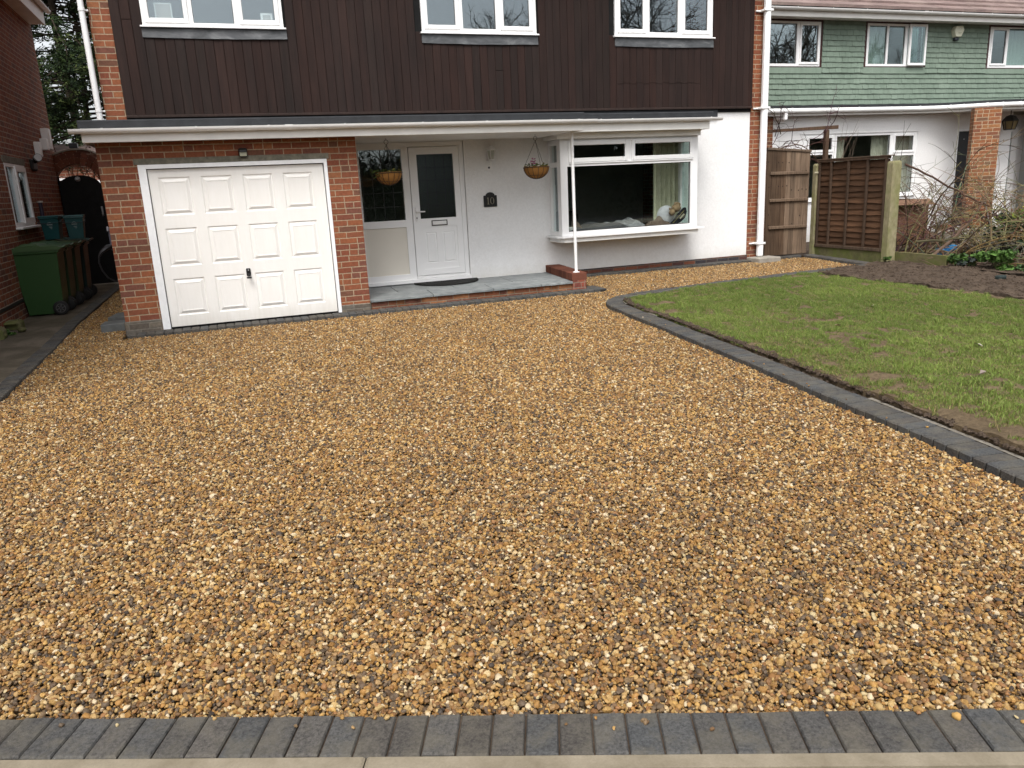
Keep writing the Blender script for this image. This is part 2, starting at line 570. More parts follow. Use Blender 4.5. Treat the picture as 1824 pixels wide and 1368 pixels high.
def mat_slate():
    t = NT('grey riven slate')
    p = t.pos()
    b = t.noise(p, 5., 6, .65, .5)
    f = t.noise(t.mapping(p, (12, 40, 12)), 1., 5, .6)
    c = t.ramp(b, [(.3, (.135, .15, .155)), (.7, (.27, .285, .28))])
    c = t.mix(.4, c, t.ramp(f, [(.3, (.6, .6, .6)), (.7, (1.2, 1.2, 1.2))]), 'MULTIPLY')
    c = t.mix(.8, c, t.vcol(), 'MULTIPLY')
    t.bump(t.math('ADD', b, f), .5, .01)
    return t.fin(c, .55, .35)


M['slate'] = mat_slate()


def mat_soil(name, a, b_, sc=1.):
    t = NT(name)
    p = t.pos()
    n = t.noise(p, 5. * sc, 8, .7)
    f = t.noise(p, 45. * sc, 5, .7)
    c = t.ramp(n, [(.3, a), (.7, b_)])
    c = t.mix(.6, c, t.ramp(f, [(.3, (.45, .45, .45)), (.7, (1.3, 1.3, 1.3))]), 'MULTIPLY')
    t.bump(t.math('ADD', n, t.math('MULTIPLY', f, .6)), .9, .03)
    return t.fin(c, .95, .1)


M['soil'] = mat_soil('damp garden soil', (.055, .040, .030), (.115, .085, .062))
M['soil_pale'] = mat_soil('dry clay soil', (.085, .06, .036), (.19, .14, .085))
M['gravel_base'] = mat_soil('gravel bedding', (.03, .02, .011), (.07, .046, .024))
M['asphalt'] = mat_soil('asphalt', (.04, .04, .04), (.062, .06, .058))


def mat_path():
    t = NT('mossy concrete path')
    p = t.pos()
    n = t.noise(p, 2.2, 7, .65, .4)
    f = t.noise(p, 60., 5, .7)
    c = t.ramp(n, [(.25, (.05, .046, .028)), (.5, (.10, .085, .062)), (.75, (.19, .16, .125))])
    c = t.mix(.4, c, t.ramp(f, [(.3, (.6, .6, .6)), (.7, (1.25, 1.25, 1.25))]), 'MULTIPLY')
    t.bump(f, .4, .006)
    return t.fin(c, .85, .2)


M['path'] = mat_path()


def mat_kerbstone():
    t = NT('buff concrete kerb')
    p = t.pos()
    n = t.noise(p, 6., 7, .65, .3)
    f = t.noise(p, 120., 5, .7)
    c = t.ramp(n, [(.3, (.165, .138, .095)), (.7, (.265, .228, .168))])
    c = t.mix(.4, c, t.ramp(f, [(.3, (.7, .7, .7)), (.7, (1.15, 1.15, 1.15))]), 'MULTIPLY')
    t.bump(f, .3, .004)
    return t.fin(c, .85, .2)


M['kerbstone'] = mat_kerbstone()


def mat_glass(name, refl=.1, tint=(.80, .85, .83), rough=0.):
    t = NT(name)
    t.n.remove(t.b)
    tr = t.new('ShaderNodeBsdfTransparent'); tr.inputs[0].default_value = (*tint, 1)
    gl = t.new('ShaderNodeBsdfGlossy'); gl.inputs['Roughness'].default_value = rough
    gl.inputs['Color'].default_value = (.84, .94, 1., 1)
    fr = t.new('ShaderNodeFresnel')
    # the pane is a thin slab that does not bend light: use the same reflectance on its two faces
    bf = t.new('ShaderNodeNewGeometry').outputs['Backfacing']
    t.l.new(t.math('ADD', 1.5, t.math('MULTIPLY', bf, 1 / 1.5 - 1.5)), fr.inputs[0])
    fac = t.math('ADD', t.math('MULTIPLY', fr.outputs[0], 1. - refl), refl, clamp=True)
    mx = t.new('ShaderNodeMixShader')
    t.l.new(fac, mx.inputs[0]); t.l.new(tr.outputs[0], mx.inputs[1]); t.l.new(gl.outputs[0], mx.inputs[2])
    t.l.new(mx.outputs[0], t.out.inputs[0])
    return t.m


M['glass'] = mat_glass('window glass', .04, (.96, .985, .97))
M['glass_up'] = mat_glass('coated upstairs glass', .085, (.92, .95, .95))
M['glass_green'] = mat_glass('greenish coated glass', .06, (.86, .95, .92))
M['wall_glass'] = mat_glass('grey green side window glass', .17, (.9, .95, .92))
M['lamp_glass'] = mat_plain('frosted lamp glass', (.40, .41, .36), .25, .5, .05, 8.)
M['glass_dark'] = mat_glass('obscure door glass', .010, (.5, .56, .5), .22)
M['glass_side'] = mat_glass('porch side glass', .07, (.9, .93, .9))


def mat_wood(name, a, b_, grain=(30, 30, 2.), rough=.8, moss=None):
    t = NT(name)
    p = t.pos()
    g = t.noise(t.mapping(p, grain), 1., 6, .65)
    b = t.noise(p, 2.6, 5, .6)
    c = t.ramp(g, [(.3, a), (.7, b_)])
    c = t.mix(.9, c, t.vcol(), 'MULTIPLY')
    c = t.mix(.5, c, t.ramp(b, [(.3, (.6, .6, .6)), (.7, (1.25, 1.22, 1.18))]), 'MULTIPLY')
    if moss:
        c = t.mix(t.math('MULTIPLY', t.ramp(t.noise(p, 4., 5, .6), [(.42, (0, 0, 0)), (.68, (1, 1, 1))]), .7), c, moss)
    t.bump(g, .4, .005)
    return t.fin(c, rough, .2)


M['gate_wood'] = mat_wood('weathered gate boards', (.07, .048, .033), (.17, .125, .09))
M['fence_wood'] = mat_wood('brown stained lap panel', (.046, .025, .0145), (.108, .059, .034), (2, 2.5, 40))
M['fence_grey'] = mat_wood('fence batten', (.075, .056, .042), (.16, .12, .09))
M['post'] = mat_wood('mossy concrete post', (.19, .165, .095), (.31, .28, .175), (20, 20, 12), .9, (.15, .16, .05))
M['gravel_board'] = mat_wood('mossy concrete board', (.09, .08, .045), (.17, .15, .085), (9, 9, 9), .9, (.10, .13, .02))
M['bark'] = mat_wood('bark', (.035, .028, .022), (.085, .07, .055), (14, 14, 3), .95)
M['twig'] = mat_plain('dry stems', (1, 1, 1), .85, .15, .25, 14., use_vcol=True)
M['leaf'] = mat_plain('leaf', (1, 1, 1), .6, .25, .3, 9., use_vcol=True)
M['conifer'] = mat_plain('conifer foliage', (1, 1, 1), .8, .15, .35, 1.2, use_vcol=True)


def mat_tiles():
    t = NT('green painted hung tiles')
    p = t.pos()
    n = t.noise(p, 3., 6, .6)
    f = t.noise(p, 50., 5, .7)
    st = t.noise(t.mapping(p, (14, 14, 2)), 1., 4, .6)
    c = t.mix(1., t.ramp(n, [(.3, (.165, .218, .172)), (.7, (.205, .262, .210))]), t.vcol(), 'MULTIPLY')
    c = t.mix(.35, c, t.ramp(st, [(.3, (.75, .75, .75)), (.7, (1.15, 1.15, 1.15))]), 'MULTIPLY')
    c = t.mix(.3, c, t.ramp(f, [(.3, (.6, .6, .6)), (.7, (1.2, 1.2, 1.2))]), 'MULTIPLY')
    t.bump(f, .25, .004)
    return t.fin(c, .75, .2)


M['tiles'] = mat_tiles()


def mat_rooftile():
    t = NT('pinkish brown roof tiles')
    p = t.pos()
    n = t.noise(t.mapping(p, (1.5, 5, 5)), 1., 6, .65, .4)
    f = t.noise(p, 30., 5, .7)
    c = t.ramp(n, [(.25, (.15, .105, .095)), (.5, (.225, .165, .15)), (.75, (.33, .265, .23))])
    c = t.mix(.4, c, t.ramp(f, [(.3, (.6, .6, .6)), (.7, (1.2, 1.2, 1.2))]), 'MULTIPLY')
    c = t.mix(1., c, t.vcol(), 'MULTIPLY')
    t.bump(f, .3, .006)
    return t.fin(c, .8, .2)


M['rooftile'] = mat_rooftile()


def mat_gravel():
    t = NT('golden flint gravel')
    a = t.new('ShaderNodeAttribute', attribute_name='tone', attribute_type='INSTANCER')
    tones = [(0.223, 0.113, 0.031), (0.345, 0.193, 0.058), (0.139, 0.079, 0.034), (0.389, 0.253, 0.103), (0.195, 0.105, 0.037), (0.478, 0.352, 0.184), (0.076, 0.052, 0.031), (0.29, 0.157, 0.048), (0.167, 0.111, 0.058), (0.423, 0.253, 0.078), (0.057, 0.045, 0.036), (0.223, 0.109, 0.036), (0.323, 0.209, 0.095), (0.109, 0.077, 0.047), (0.534, 0.429, 0.28), (0.334, 0.178, 0.054), (0.184, 0.123, 0.069), (0.273, 0.165, 0.071), (0.356, 0.218, 0.076), (0.239, 0.134, 0.045), (0.184, 0.093, 0.037), (0.117, 0.083, 0.054), (0.401, 0.275, 0.117), (0.311, 0.181, 0.059), (0.266, 0.134, 0.054), (0.15, 0.088, 0.043), (0.101, 0.065, 0.038), (0.367, 0.231, 0.095), (0.449, 0.359, 0.196)]
    c = t.ramp(a.outputs['Fac'], [(i / len(tones), x_) for i, x_ in enumerate(tones)], 'CONSTANT')
    o = t.obj()
    n = t.noise(o, 1.6, 4, .65, .5)
    c = t.mix(.75, c, t.ramp(n, [(.3, (.42, .39, .36)), (.5, (1, 1, 1)), (.72, (1.42, 1.40, 1.34))]), 'MULTIPLY')
    pt = t.noise(t.pos(), .55, 4, .6)
    c = t.mix(.35, c, t.ramp(pt, [(.33, (.75, .74, .74)), (.66, (1.2, 1.18, 1.14))]), 'MULTIPLY')
    t.bump(t.noise(o, 5., 3, .6), .25, .01)
    return t.fin(c, .6, .25)


M['gravel'] = mat_gravel()


def mat_grass():
    t = NT('grass blades')
    c = t.vcol()
    t.b.inputs['Subsurface Weight'].default_value = 0.
    return t.fin(c, .6, .2)


M['grass'] = mat_grass()


# ------------------------------------------------------------------ ground, road, paths, kerbs
def catmull(P, n=8):
    P = [Vector((p[0], p[1], 0)) for p in P]
    out = []
    for i in range(len(P) - 1):
        a, b, c, d = P[max(i - 1, 0)], P[i], P[i + 1], P[min(i + 2, len(P) - 1)]
        for k in range(n):
            t = k / n
            out.append(.5 * ((2 * b) + (c - a) * t + (2 * a - 5 * b + 4 * c - d) * t * t + (3 * b - a - 3 * c + d) * t ** 3))
    out.append(P[-1])
    return [(p.x, p.y) for p in out]


def resample(P, step):
    P = [Vector(p) for p in P]
    out = [P[0].copy()]
    acc = 0.
    for i in range(len(P) - 1):
        a, b = P[i], P[i + 1]
        L = (b - a).length
        pos = step - acc
        while pos <= L:
            out.append(a + (b - a) * (pos / L))
            pos += step
        acc = (acc + L) % step if L else acc
    return out


def offset(P, d):
    P = [Vector(p) for p in P]
    out = []
    for i, p in enumerate(P):
        t = (P[min(i + 1, len(P) - 1)] - P[max(i - 1, 0)]).normalized()
        out.append((p.x + t.y * d, p.y - t.x * d))       # to the right of travel for d>0
    return out


def inside(px, py, poly):
    r = np.zeros(len(px), bool)
    n = len(poly)
    for i in range(n):
        x0, y0 = poly[i]
        x1, y1 = poly[(i + 1) % n]
        if y0 == y1: continue
        cnd = ((y0 > py) != (y1 > py)) & (px < (x1 - x0) * (py - y0) / (y1 - y0) + x0)
        r ^= cnd
    return r


def sheet(name, poly, zf, mat, cell=.5, kind='structure', thick=0.):
    """flat polygon sheet laid over the height function"""
    bm = bmesh.new()
    vs = [bm.verts.new((p[0], p[1], 0)) for p in poly]
    bm.faces.new(vs)
    ys = [p[1] for p in poly]
    y = math.ceil(min(ys) / cell) * cell
    while y < max(ys):
        bmesh.ops.bisect_plane(bm, geom=bm.verts[:] + bm.edges[:] + bm.faces[:], plane_co=(0, y, 0), plane_no=(0, 1, 0))
        y += cell
    for v in bm.verts: v.co.z = zf(v.co.x, v.co.y)
    bmesh.ops.triangulate(bm, faces=bm.faces)
    bmesh.ops.recalc_face_normals(bm, faces=bm.faces)
    for f in bm.faces:
        if f.normal.z < 0: f.normal_flip()
    me = bpy.data.meshes.new(name)
    bm.to_mesh(me); bm.free()
    o = bpy.data.objects.new(name, me)
    COL.objects.link(o)
    me.materials.append(mat)
    ORIGIN[o.name] = Vector((0, 0, 0))
    return tag(o, kind=kind)


gm = MB()
gm.poly([(-400, -400, -.30), (400, -400, -.30), (400, 600, -.30), (-400, 600, -.30)])
tag(gm.build('ground', M['soil']), kind='structure')

# front edge of the drive: direction along the row of blocks
FA, FB = Vector((-.89, 2.64)), Vector((2.10, 1.39))
FD = (FB - FA).normalized()
FN = Vector((FD.y, -FD.x))                       # towards the street
front0, front1 = FA - FD * 3.1, FB + FD * 2.6
row_len = (front1 - front0).length


def block(mb, c00, c10, c11, c01, ztop, h, col, ch=.006, tilt=0.):
    """one paving block: four plan corners, chamfered top"""
    P = [Vector((*c, 0)) for c in (c00, c10, c11, c01)]
    ctr = sum(P, Vector()) / 4
    lo, mid, top = [], [], []
    for p in P:
        dvec = (ctr - p); dvec.normalize()
        zt = ztop(p.x, p.y) + tilt * (p - ctr).x
        lo.append((p.x, p.y, zt - h)); mid.append((p.x, p.y, zt - ch))
        q = p + dvec * ch * 1.4
        top.append((q.x, q.y, zt))
    pts = lo + mid + top
    F = [(8, 9, 10, 11)]
    for i in range(4):
        j = (i + 1) % 4
        F.append((i, j, 4 + j, 4 + i)); F.append((4 + i, 4 + j, 8 + j, 8 + i))
    mb.faces(pts, F, col)


def charcoal(r=random):
    k = r.uniform(.86, 1.16)
    b = r.uniform(-.004, .004)
    return (.062 * k + b, .0595 * k, .057 * k - b)


mb = MB()
nb = int(row_len / .1025)
for i in range(nb):
    a = front0 + FD * (i * .1025 + .002)
    b = a + FD * .0975
    j = random.uniform(-.003, .003)
    e = FN * (.180 + j)
    s = FN * j
    dz = random.uniform(-.002, .002)
    block(mb, a + s, b + s, b + e, a + e, lambda x, y, d=dz: gz(y) + .012 + d, .08, charcoal(), tilt=random.uniform(-.02, .02))
tag(mb.build('kerb', M['blocks']), kind='structure')
jb = MB()
a, b = front0, front1
jb.hexa([(a.x, a.y, -.25), (b.x, b.y, -.25), (b.x + FN.x * .180, b.y + FN.y * .180, -.25), (a.x + FN.x * .180, a.y + FN.y * .180, -.25),
         (a.x, a.y, -.132), (b.x, b.y, -.132), (b.x + FN.x * .180, b.y + FN.y * .180, -.136), (a.x + FN.x * .180, a.y + FN.y * .180, -.136)])
tag(jb.build('kerb_bedding', M['soil']), kind='structure')
# buff kerb stones along the pavement, then the pavement and the road
mb = MB()
pos = -.35
while pos < row_len:
    L = 2.35
    a = front0 + FD * pos + FN * .184
    b = front0 + FD * (pos + L - .004) + FN * .184
    e = FN * .052
    block(mb, a, b, b + e, a + e, lambda x, y: -.126, .12, (1, 1, 1), .005)
    pos += L
tag(mb.build('kerb_stone', M['kerbstone']), kind='structure')
mb = MB()
a = front0 - FD * 40 + FN * .246; b = front1 + FD * 40 + FN * .246
c_, d_ = b + FN * 1.9, a + FN * 1.9
mb.poly([(a.x, a.y, -.134), (b.x, b.y, -.134), (c_.x, c_.y, -.15), (d_.x, d_.y, -.15)])
tag(mb.build('pavement', M['kerbstone']), kind='structure')
mb = MB()
a2, b2 = d_ , c_
c2, d2 = b2 + FN * 6.5, a2 + FN * 6.5
mb.poly([(a2.x, a2.y, -.25), (b2.x, b2.y, -.25), (c2.x, c2.y, -.25), (d2.x, d2.y, -.25)])
tag(mb.build('road', M['asphalt']), kind='structure')
mb = MB()
a, b = a2, b2
e = FN * .12
block(mb, a, b, b + e, a + e, lambda x, y: -.145, .14, (1, 1, 1), .02)
tag(mb.build('road_kerb', M['kerbstone']), kind='structure')

# kerb round the lawn: gravel-side edge, walked from the street to the fence
GK = catmull([(3.30, .80), (3.52, 1.8), (3.68, 2.6), (3.78, 3.2), (3.88, 4.1), (4.06, 5.53), (4.22, 6.99), (4.34, 8.2),
              (4.42, 8.72), (4.60, 9.06), (4.98, 9.30), (5.6, 9.44), (6.6, 9.58), (7.86, 9.72), (8.9, 9.80), (9.62, 9.85)], 10)
GK = resample(GK, .02)
LK = offset(GK, .212)
kz = lambda x, y: gz(y) + .034


def edging(name, P, Q, zf, pitch=.1025, h=.10, g=.05):
    """a row of blocks between two edge lines sampled every 2 cm, over a dark jointing bed"""
    mb = MB()
    st = 5
    for i in range(0, len(P) - st, st):
        pp = [Vector(P[i]).lerp(Vector(Q[i]), .04), Vector(P[i + st]).lerp(Vector(Q[i + st]), .04), Vector(P[i + st]).lerp(Vector(Q[i + st]), .96), Vector(P[i]).lerp(Vector(Q[i]), .96)]
        mb.hexa([(p.x, p.y, zf(p.x, p.y) - h) for p in pp] + [(p.x, p.y, zf(p.x, p.y) - .011) for p in pp], (.022, .021, .020))
    i = 0
    while i + st < len(P):
        a0, a1 = Vector(P[i]), Vector(P[i + st])
        b0, b1 = Vector(Q[i]), Vector(Q[i + st])
        dz = random.uniform(-.0025, .0025)
        block(mb, a0.lerp(a1, g), a0.lerp(a1, 1 - g), b0.lerp(b1, 1 - g), b0.lerp(b1, g), lambda x, y, d=dz: zf(x, y) + d, h, charcoal(), .008)
        i += st
    return tag(mb.build(name, M['blocks']), kind='structure')


edging('kerb', GK, LK, kz, g=.08)
LP = resample([(-1.975, 2.9), (-1.96, 9), (-1.92, 16.4)], .02)
LQ = offset(LP, -.155)
edging('kerb', LP, LQ, lambda x, y: gz(y) + .02)
HP = resample([(-1.24, 9.97), (5.04, 9.99)], .02)
HQ = offset(HP, -.20)
edging('kerb', HP, HQ, lambda x, y: -.018)
HP = resample([(5.05, 9.99), (5.05, 10.42)], .02)
HQ = offset(HP, -.20)
edging('kerb', HP, [(x, y) for x, y in HQ], lambda x, y: -.0155)
HP = resample([(4.98, 11.36), (8.62, 11.36)], .02)
edging('kerb', HP, offset(HP, -.20), lambda x, y: .022)
HP = resample([(9.66, 9.87), (9.70, 11.42)], .02)
edging('kerb', offset(HP, .20), HP, lambda x, y: gz(y) + .03)
HP = resample([(8.9, 11.40), (9.70, 11.42)], .02)
edging('kerb', HP, offset(HP, -.12), lambda x, y: .021)
# concrete haunch showing along the lawn side
mb = MB()
H0, H1 = offset(GK, .213), offset(GK, .255)
for i in range(0, len(GK) - 12, 12):
    w0 = .6 + .8 * random.random(); w1 = .6
    if math.sin(i * .021) + math.sin(i * .0093 + 1.3) + random.uniform(-.5, .5) < .1 and i > 60: continue
    p0, p1 = H0[i], H0[i + 12]
    r0_, r1_ = H1[i], H1[i + 12]
    mb.poly([(p0[0], p0[1], kz(*p0) - .003), (p1[0], p1[1], kz(*p1) - .003), (r1_[0], r1_[1], kz(*r1_) - .008 + random.uniform(-.006, .006)), (r0_[0], r0_[1], kz(*r0_) - .008)])
tag(mb.build('kerb_haunch', M['haunch'], weld=True), kind='structure')

# concrete side path and its far part under the bins
sheet('path', [(-8.0, 1.0), (-2.125, 1.0), (-2.08, 16.9), (-2.75, 16.9), (-8.0, 16.9)], lambda x, y: gz(y) + .012, M['path'])
sheet('neighbouring_garden', [(10.05, -1), (30, -1), (30, 14), (8.9, 14), (8.9, 11.55), (10.05, 11.5)], lambda x, y: -.02 + .03 * math.sin(x * 2.1) * math.sin(y * 1.7), M['soil'], .4)

# bedding under the stones
inner = [(-1.955, 16.2), (-1.28, 16.2), (-1.28, 9.99), (5.05, 10.0), (5.06, 11.45), (9.75, 11.45), (9.72, 9.87)]
drive_poly = [(p.x, p.y) for p in (front1, front0)] + [(-1.96, 3.1)] + inner + [p for p in GK[::-1]][4:]
sheet('driveway', [tuple(front1), tuple(front0), (-1.965, 3.2)] + inner + list(GK[::-10]), lambda x, y: gz(y) - .034, M['gravel_base'], .6)


def geo_gravel():
    step = .0103
    xs = np.arange(-2.6, 9.8, step)
    ys = np.arange(.6, 16.2, step)
    X, Y = np.meshgrid(xs, ys)
    X = (X + RNG.uniform(-.62, .62, X.shape) * step).ravel()
    Y = (Y + RNG.uniform(-.62, .62, Y.shape) * step).ravel()
    ok = inside(X, Y, drive_poly)
    ok &= ~((X > -1.30) & (X < 5.06) & (Y > 9.955) & (Y < 11.6)) | (X > 5.05)
    ok &= ~((Y > 11.35) & (X > 4.9))
    # keep what the camera or one a few steps aside can see
    ax = np.abs(np.degrees(np.arctan2(X, Y + .9)) - 19.5)
    ok &= ax < 43
    X, Y = X[ok], Y[ok]
    n = len(X)
    Z = np.interp(Y, [-60, 2.2, 9.8, 11.4, 60], [-.135, -.135, -.045, 0, 0])
    # stones kicked on to the edging blocks
    sx, sy_, sz = [], [], []
    for _ in range(48):
        q = front0 + FD * RNG.uniform(1.5, row_len) + FN * min(abs(RNG.normal(0, .035)) + .004, .17)
        sx.append(q.x); sy_.append(q.y); sz.append(gz(q.y) + .018)
    for _ in range(30):
        k_ = int(RNG.integers(60, len(GK) - 60)); a_, b_ = Vector(GK[k_]), Vector(LK[k_])
        q = a_.lerp(b_, min(abs(RNG.normal(0, .22)) + .03, .95))
        sx.append(q.x); sy_.append(q.y); sz.append(kz(q.x, q.y) + .005)
    # gentle rake marks and tyre hollows
    Z = Z + .006 * np.sin(X * 5.1 + np.sin(Y * 2.3) * 1.4) * np.sin(Y * 3.7 + 1.) + RNG.uniform(-.016, .007, n) - .018
    X, Y, Z = np.concatenate([X, sx]), np.concatenate([Y, sy_]), np.concatenate([Z, sz])
    return X, Y, Z


def gravel_object():
    X, Y, Z = geo_gravel()
    n = len(X)
    me = bpy.data.meshes.new('gravel')
    me.vertices.add(n)
    me.vertices.foreach_set('co', np.stack([X, Y, Z], 1).astype(np.float32).ravel())
    tone = RNG.uniform(0, .9999, n).astype(np.float32)
    rot = np.stack([RNG.normal(0, .5, n), RNG.normal(0, .5, n), RNG.uniform(0, 6.283, n)], 1).astype(np.float32)
    sc = np.clip(RNG.lognormal(0, .32, n), .5, 1.9)
    scl = np.stack([sc * RNG.uniform(.85, 1.35, n), sc * RNG.uniform(.75, 1.05, n), sc * RNG.uniform(.48, .90, n)], 1).astype(np.float32)
    kind = RNG.integers(0, 8, n).astype(np.int32)
    for nm, ty, arr in (('tone', 'FLOAT', tone), ('rot', 'FLOAT_VECTOR', rot), ('scl', 'FLOAT_VECTOR', scl), ('kind_index', 'INT', kind)):
        a = me.attributes.new(nm, ty, 'POINT')
        a.data.foreach_set('vector' if 'VECTOR' in ty else 'value', arr.ravel())
    me.update()
    o = bpy.data.objects.new('gravel', me)
    COL.objects.link(o)
    me.materials.append(M['gravel'])
    ng = bpy.data.node_groups.new('scatter stones', 'GeometryNodeTree')
    ng.interface.new_socket('Geometry', in_out='INPUT', socket_type='NodeSocketGeometry')
    ng.interface.new_socket('Geometry', in_out='OUTPUT', socket_type='NodeSocketGeometry')
    N, L = ng.nodes, ng.links
    gi, go = N.new('NodeGroupInput'), N.new('NodeGroupOutput')
    g2i = N.new('GeometryNodeGeometryToInstance')
    for k in range(8):
        ico = N.new('GeometryNodeMeshIcoSphere')
        ico.inputs['Radius'].default_value = .0071
        ico.inputs['Subdivisions'].default_value = 2
        pn = N.new('GeometryNodeInputPosition')
        nz = N.new('ShaderNodeTexNoise'); nz.noise_dimensions = '4D'
        nz.inputs['W'].default_value = k * 7.3 + 1
        nz.inputs['Scale'].default_value = 110.
        nz.inputs['Detail'].default_value = 1.5
        L.new(pn.outputs[0], nz.inputs['Vector'])
        sub = N.new('ShaderNodeVectorMath'); sub.operation = 'SUBTRACT'; sub.inputs[1].default_value = (.5, .5, .5)
        L.new(nz.outputs['Color'], sub.inputs[0])
        scn = N.new('ShaderNodeVectorMath'); scn.operation = 'SCALE'; scn.inputs['Scale'].default_value = .0145
        L.new(sub.outputs[0], scn.inputs[0])
        sp2 = N.new('GeometryNodeSetPosition')
        L.new(ico.outputs[0], sp2.inputs['Geometry']); L.new(scn.outputs[0], sp2.inputs['Offset'])
        sm = N.new('GeometryNodeSetShadeSmooth')
        sm.inputs['Shade Smooth'].default_value = k < 5
        L.new(sp2.outputs[0], sm.inputs['Geometry'])
        mt = N.new('GeometryNodeSetMaterial'); mt.inputs['Material'].default_value = M['gravel']
        L.new(sm.outputs[0], mt.inputs['Geometry'])
        L.new(mt.outputs[0], g2i.inputs[0])
    iop = N.new('GeometryNodeInstanceOnPoints')
    iop.inputs['Pick Instance'].default_value = True

    def attr(nm, ty):
        a = N.new('GeometryNodeInputNamedAttribute'); a.data_type = ty; a.inputs['Name'].default_value = nm
        return a.outputs['Attribute']
    L.new(gi.outputs[0], iop.inputs['Points'])
    L.new(g2i.outputs[0], iop.inputs['Instance'])
    L.new(attr('kind_index', 'INT'), iop.inputs['Instance Index'])
    e2r = N.new('FunctionNodeEulerToRotation')
    L.new(attr('rot', 'FLOAT_VECTOR'), e2r.inputs[0])
    L.new(e2r.outputs[0], iop.inputs['Rotation'])
    L.new(attr('scl', 'FLOAT_VECTOR'), iop.inputs['Scale'])
    L.new(iop.outputs[0], go.inputs[0])
    md = o.modifiers.new('stones', 'NODES')
    md.node_group = ng
    return tag(o, kind='stuff')


gravel_object()

# ------------------------------------------------------------------ lawn and soil bed
LAWN_EDGE = [o_ for k_, o_ in enumerate(zip(offset(GK, .234), offset(GK, .252)))]
LAWN_EDGE = [a if p[1] > 6.6 else tuple(Vector(a).lerp(Vector(b), min(1, (6.6 - p[1]) / 1.5))) for p, (a, b) in zip(GK, LAWN_EDGE)]
lawn_poly = [p for p in LAWN_EDGE[::6]] + [(8.40, 9.33), (8.30, 8.0), (8.45, 7.3), (8.50, 6.2), (8.6, 3), (8.8, -1.0), (3.2, -1.0)]
lawn_poly = [p for p in lawn_poly if not (p[0] > 8.45 and p[1] > 9.4)]


def lawn_h(x, y):
    return gz(y) + .046 + .035 * min(max((6.5 - y) / 3., 0), 1) + .012 * math.sin(x * 2.2 + y) * math.sin(y * 1.9) + .008 * math.sin(x * 7.3) * math.sin(y * 6.1)


def grid_surface(name, poly, zf, mat, step, kind):
    xs = [p[0] for p in poly]; ys = [p[1] for p in poly]
    gx = np.arange(min(xs), max(xs) + step, step); gy = np.arange(min(ys), max(ys) + step, step)
    XX, YY = np.meshgrid(gx, gy)
    ins = inside(XX.ravel(), YY.ravel(), poly).reshape(XX.shape)
    mb = MB(); idx = {}
    for j in range(len(gy)):
        for i in range(len(gx)):
            if ins[j, i]:
                idx[(i, j)] = len(mb.v)
                mb.v.append((gx[i], gy[j], zf(gx[i], gy[j])))
    for (i, j) in list(idx):
        q = [(i, j), (i + 1, j), (i + 1, j + 1), (i, j + 1)]
        if all(k in idx for k in q):
            mb.f.append(tuple(idx[k] for k in q)); mb.c.append((1, 1, 1))
    # skirt down at the rim so that the edge reads as cut turf
    from collections import Counter
    ec = Counter()
    for f in mb.f:
        for a in range(4): ec[frozenset((f[a], f[(a + 1) % 4]))] += 1
    for e_, n in ec.items():
        if n == 1:
            a, b = tuple(e_)
            pa, pb = mb.v[a], mb.v[b]
            k = len(mb.v)
            mb.v += [(pa[0], pa[1], pa[2] - .09), (pb[0], pb[1], pb[2] - .09)]
            mb.f.append((a, b, k + 1, k)); mb.c.append((1, 1, 1))
    o = mb.build(name, mat, smooth=True)
    return tag(o, kind=kind)


grid_surface('lawn_soil', lawn_poly, lambda x, y: lawn_h(x, y) - .012 + .010 * math.sin(x * 31 + y * 17) * math.sin(y * 29), M['soil_pale'], .045, 'structure')


def vnoise(x, y, s, seed=0):
    """cheap value noise for numpy arrays"""
    x = x * s + seed * 13.7; y = y * s + seed * 7.1
    xi, yi = np.floor(x).astype(int), np.floor(y).astype(int)
    fx, fy = x - xi, y - yi
    fx = fx * fx * (3 - 2 * fx); fy = fy * fy * (3 - 2 * fy)
    hsh = lambda a, b: ((np.sin(a * 127.1 + b * 311.7 + seed * 1.37) * 43758.5453) % 1.)
    return (hsh(xi, yi) * (1 - fx) + hsh(xi + 1, yi) * fx) * (1 - fy) + (hsh(xi, yi + 1) * (1 - fx) + hsh(xi + 1, yi + 1) * fx) * fy


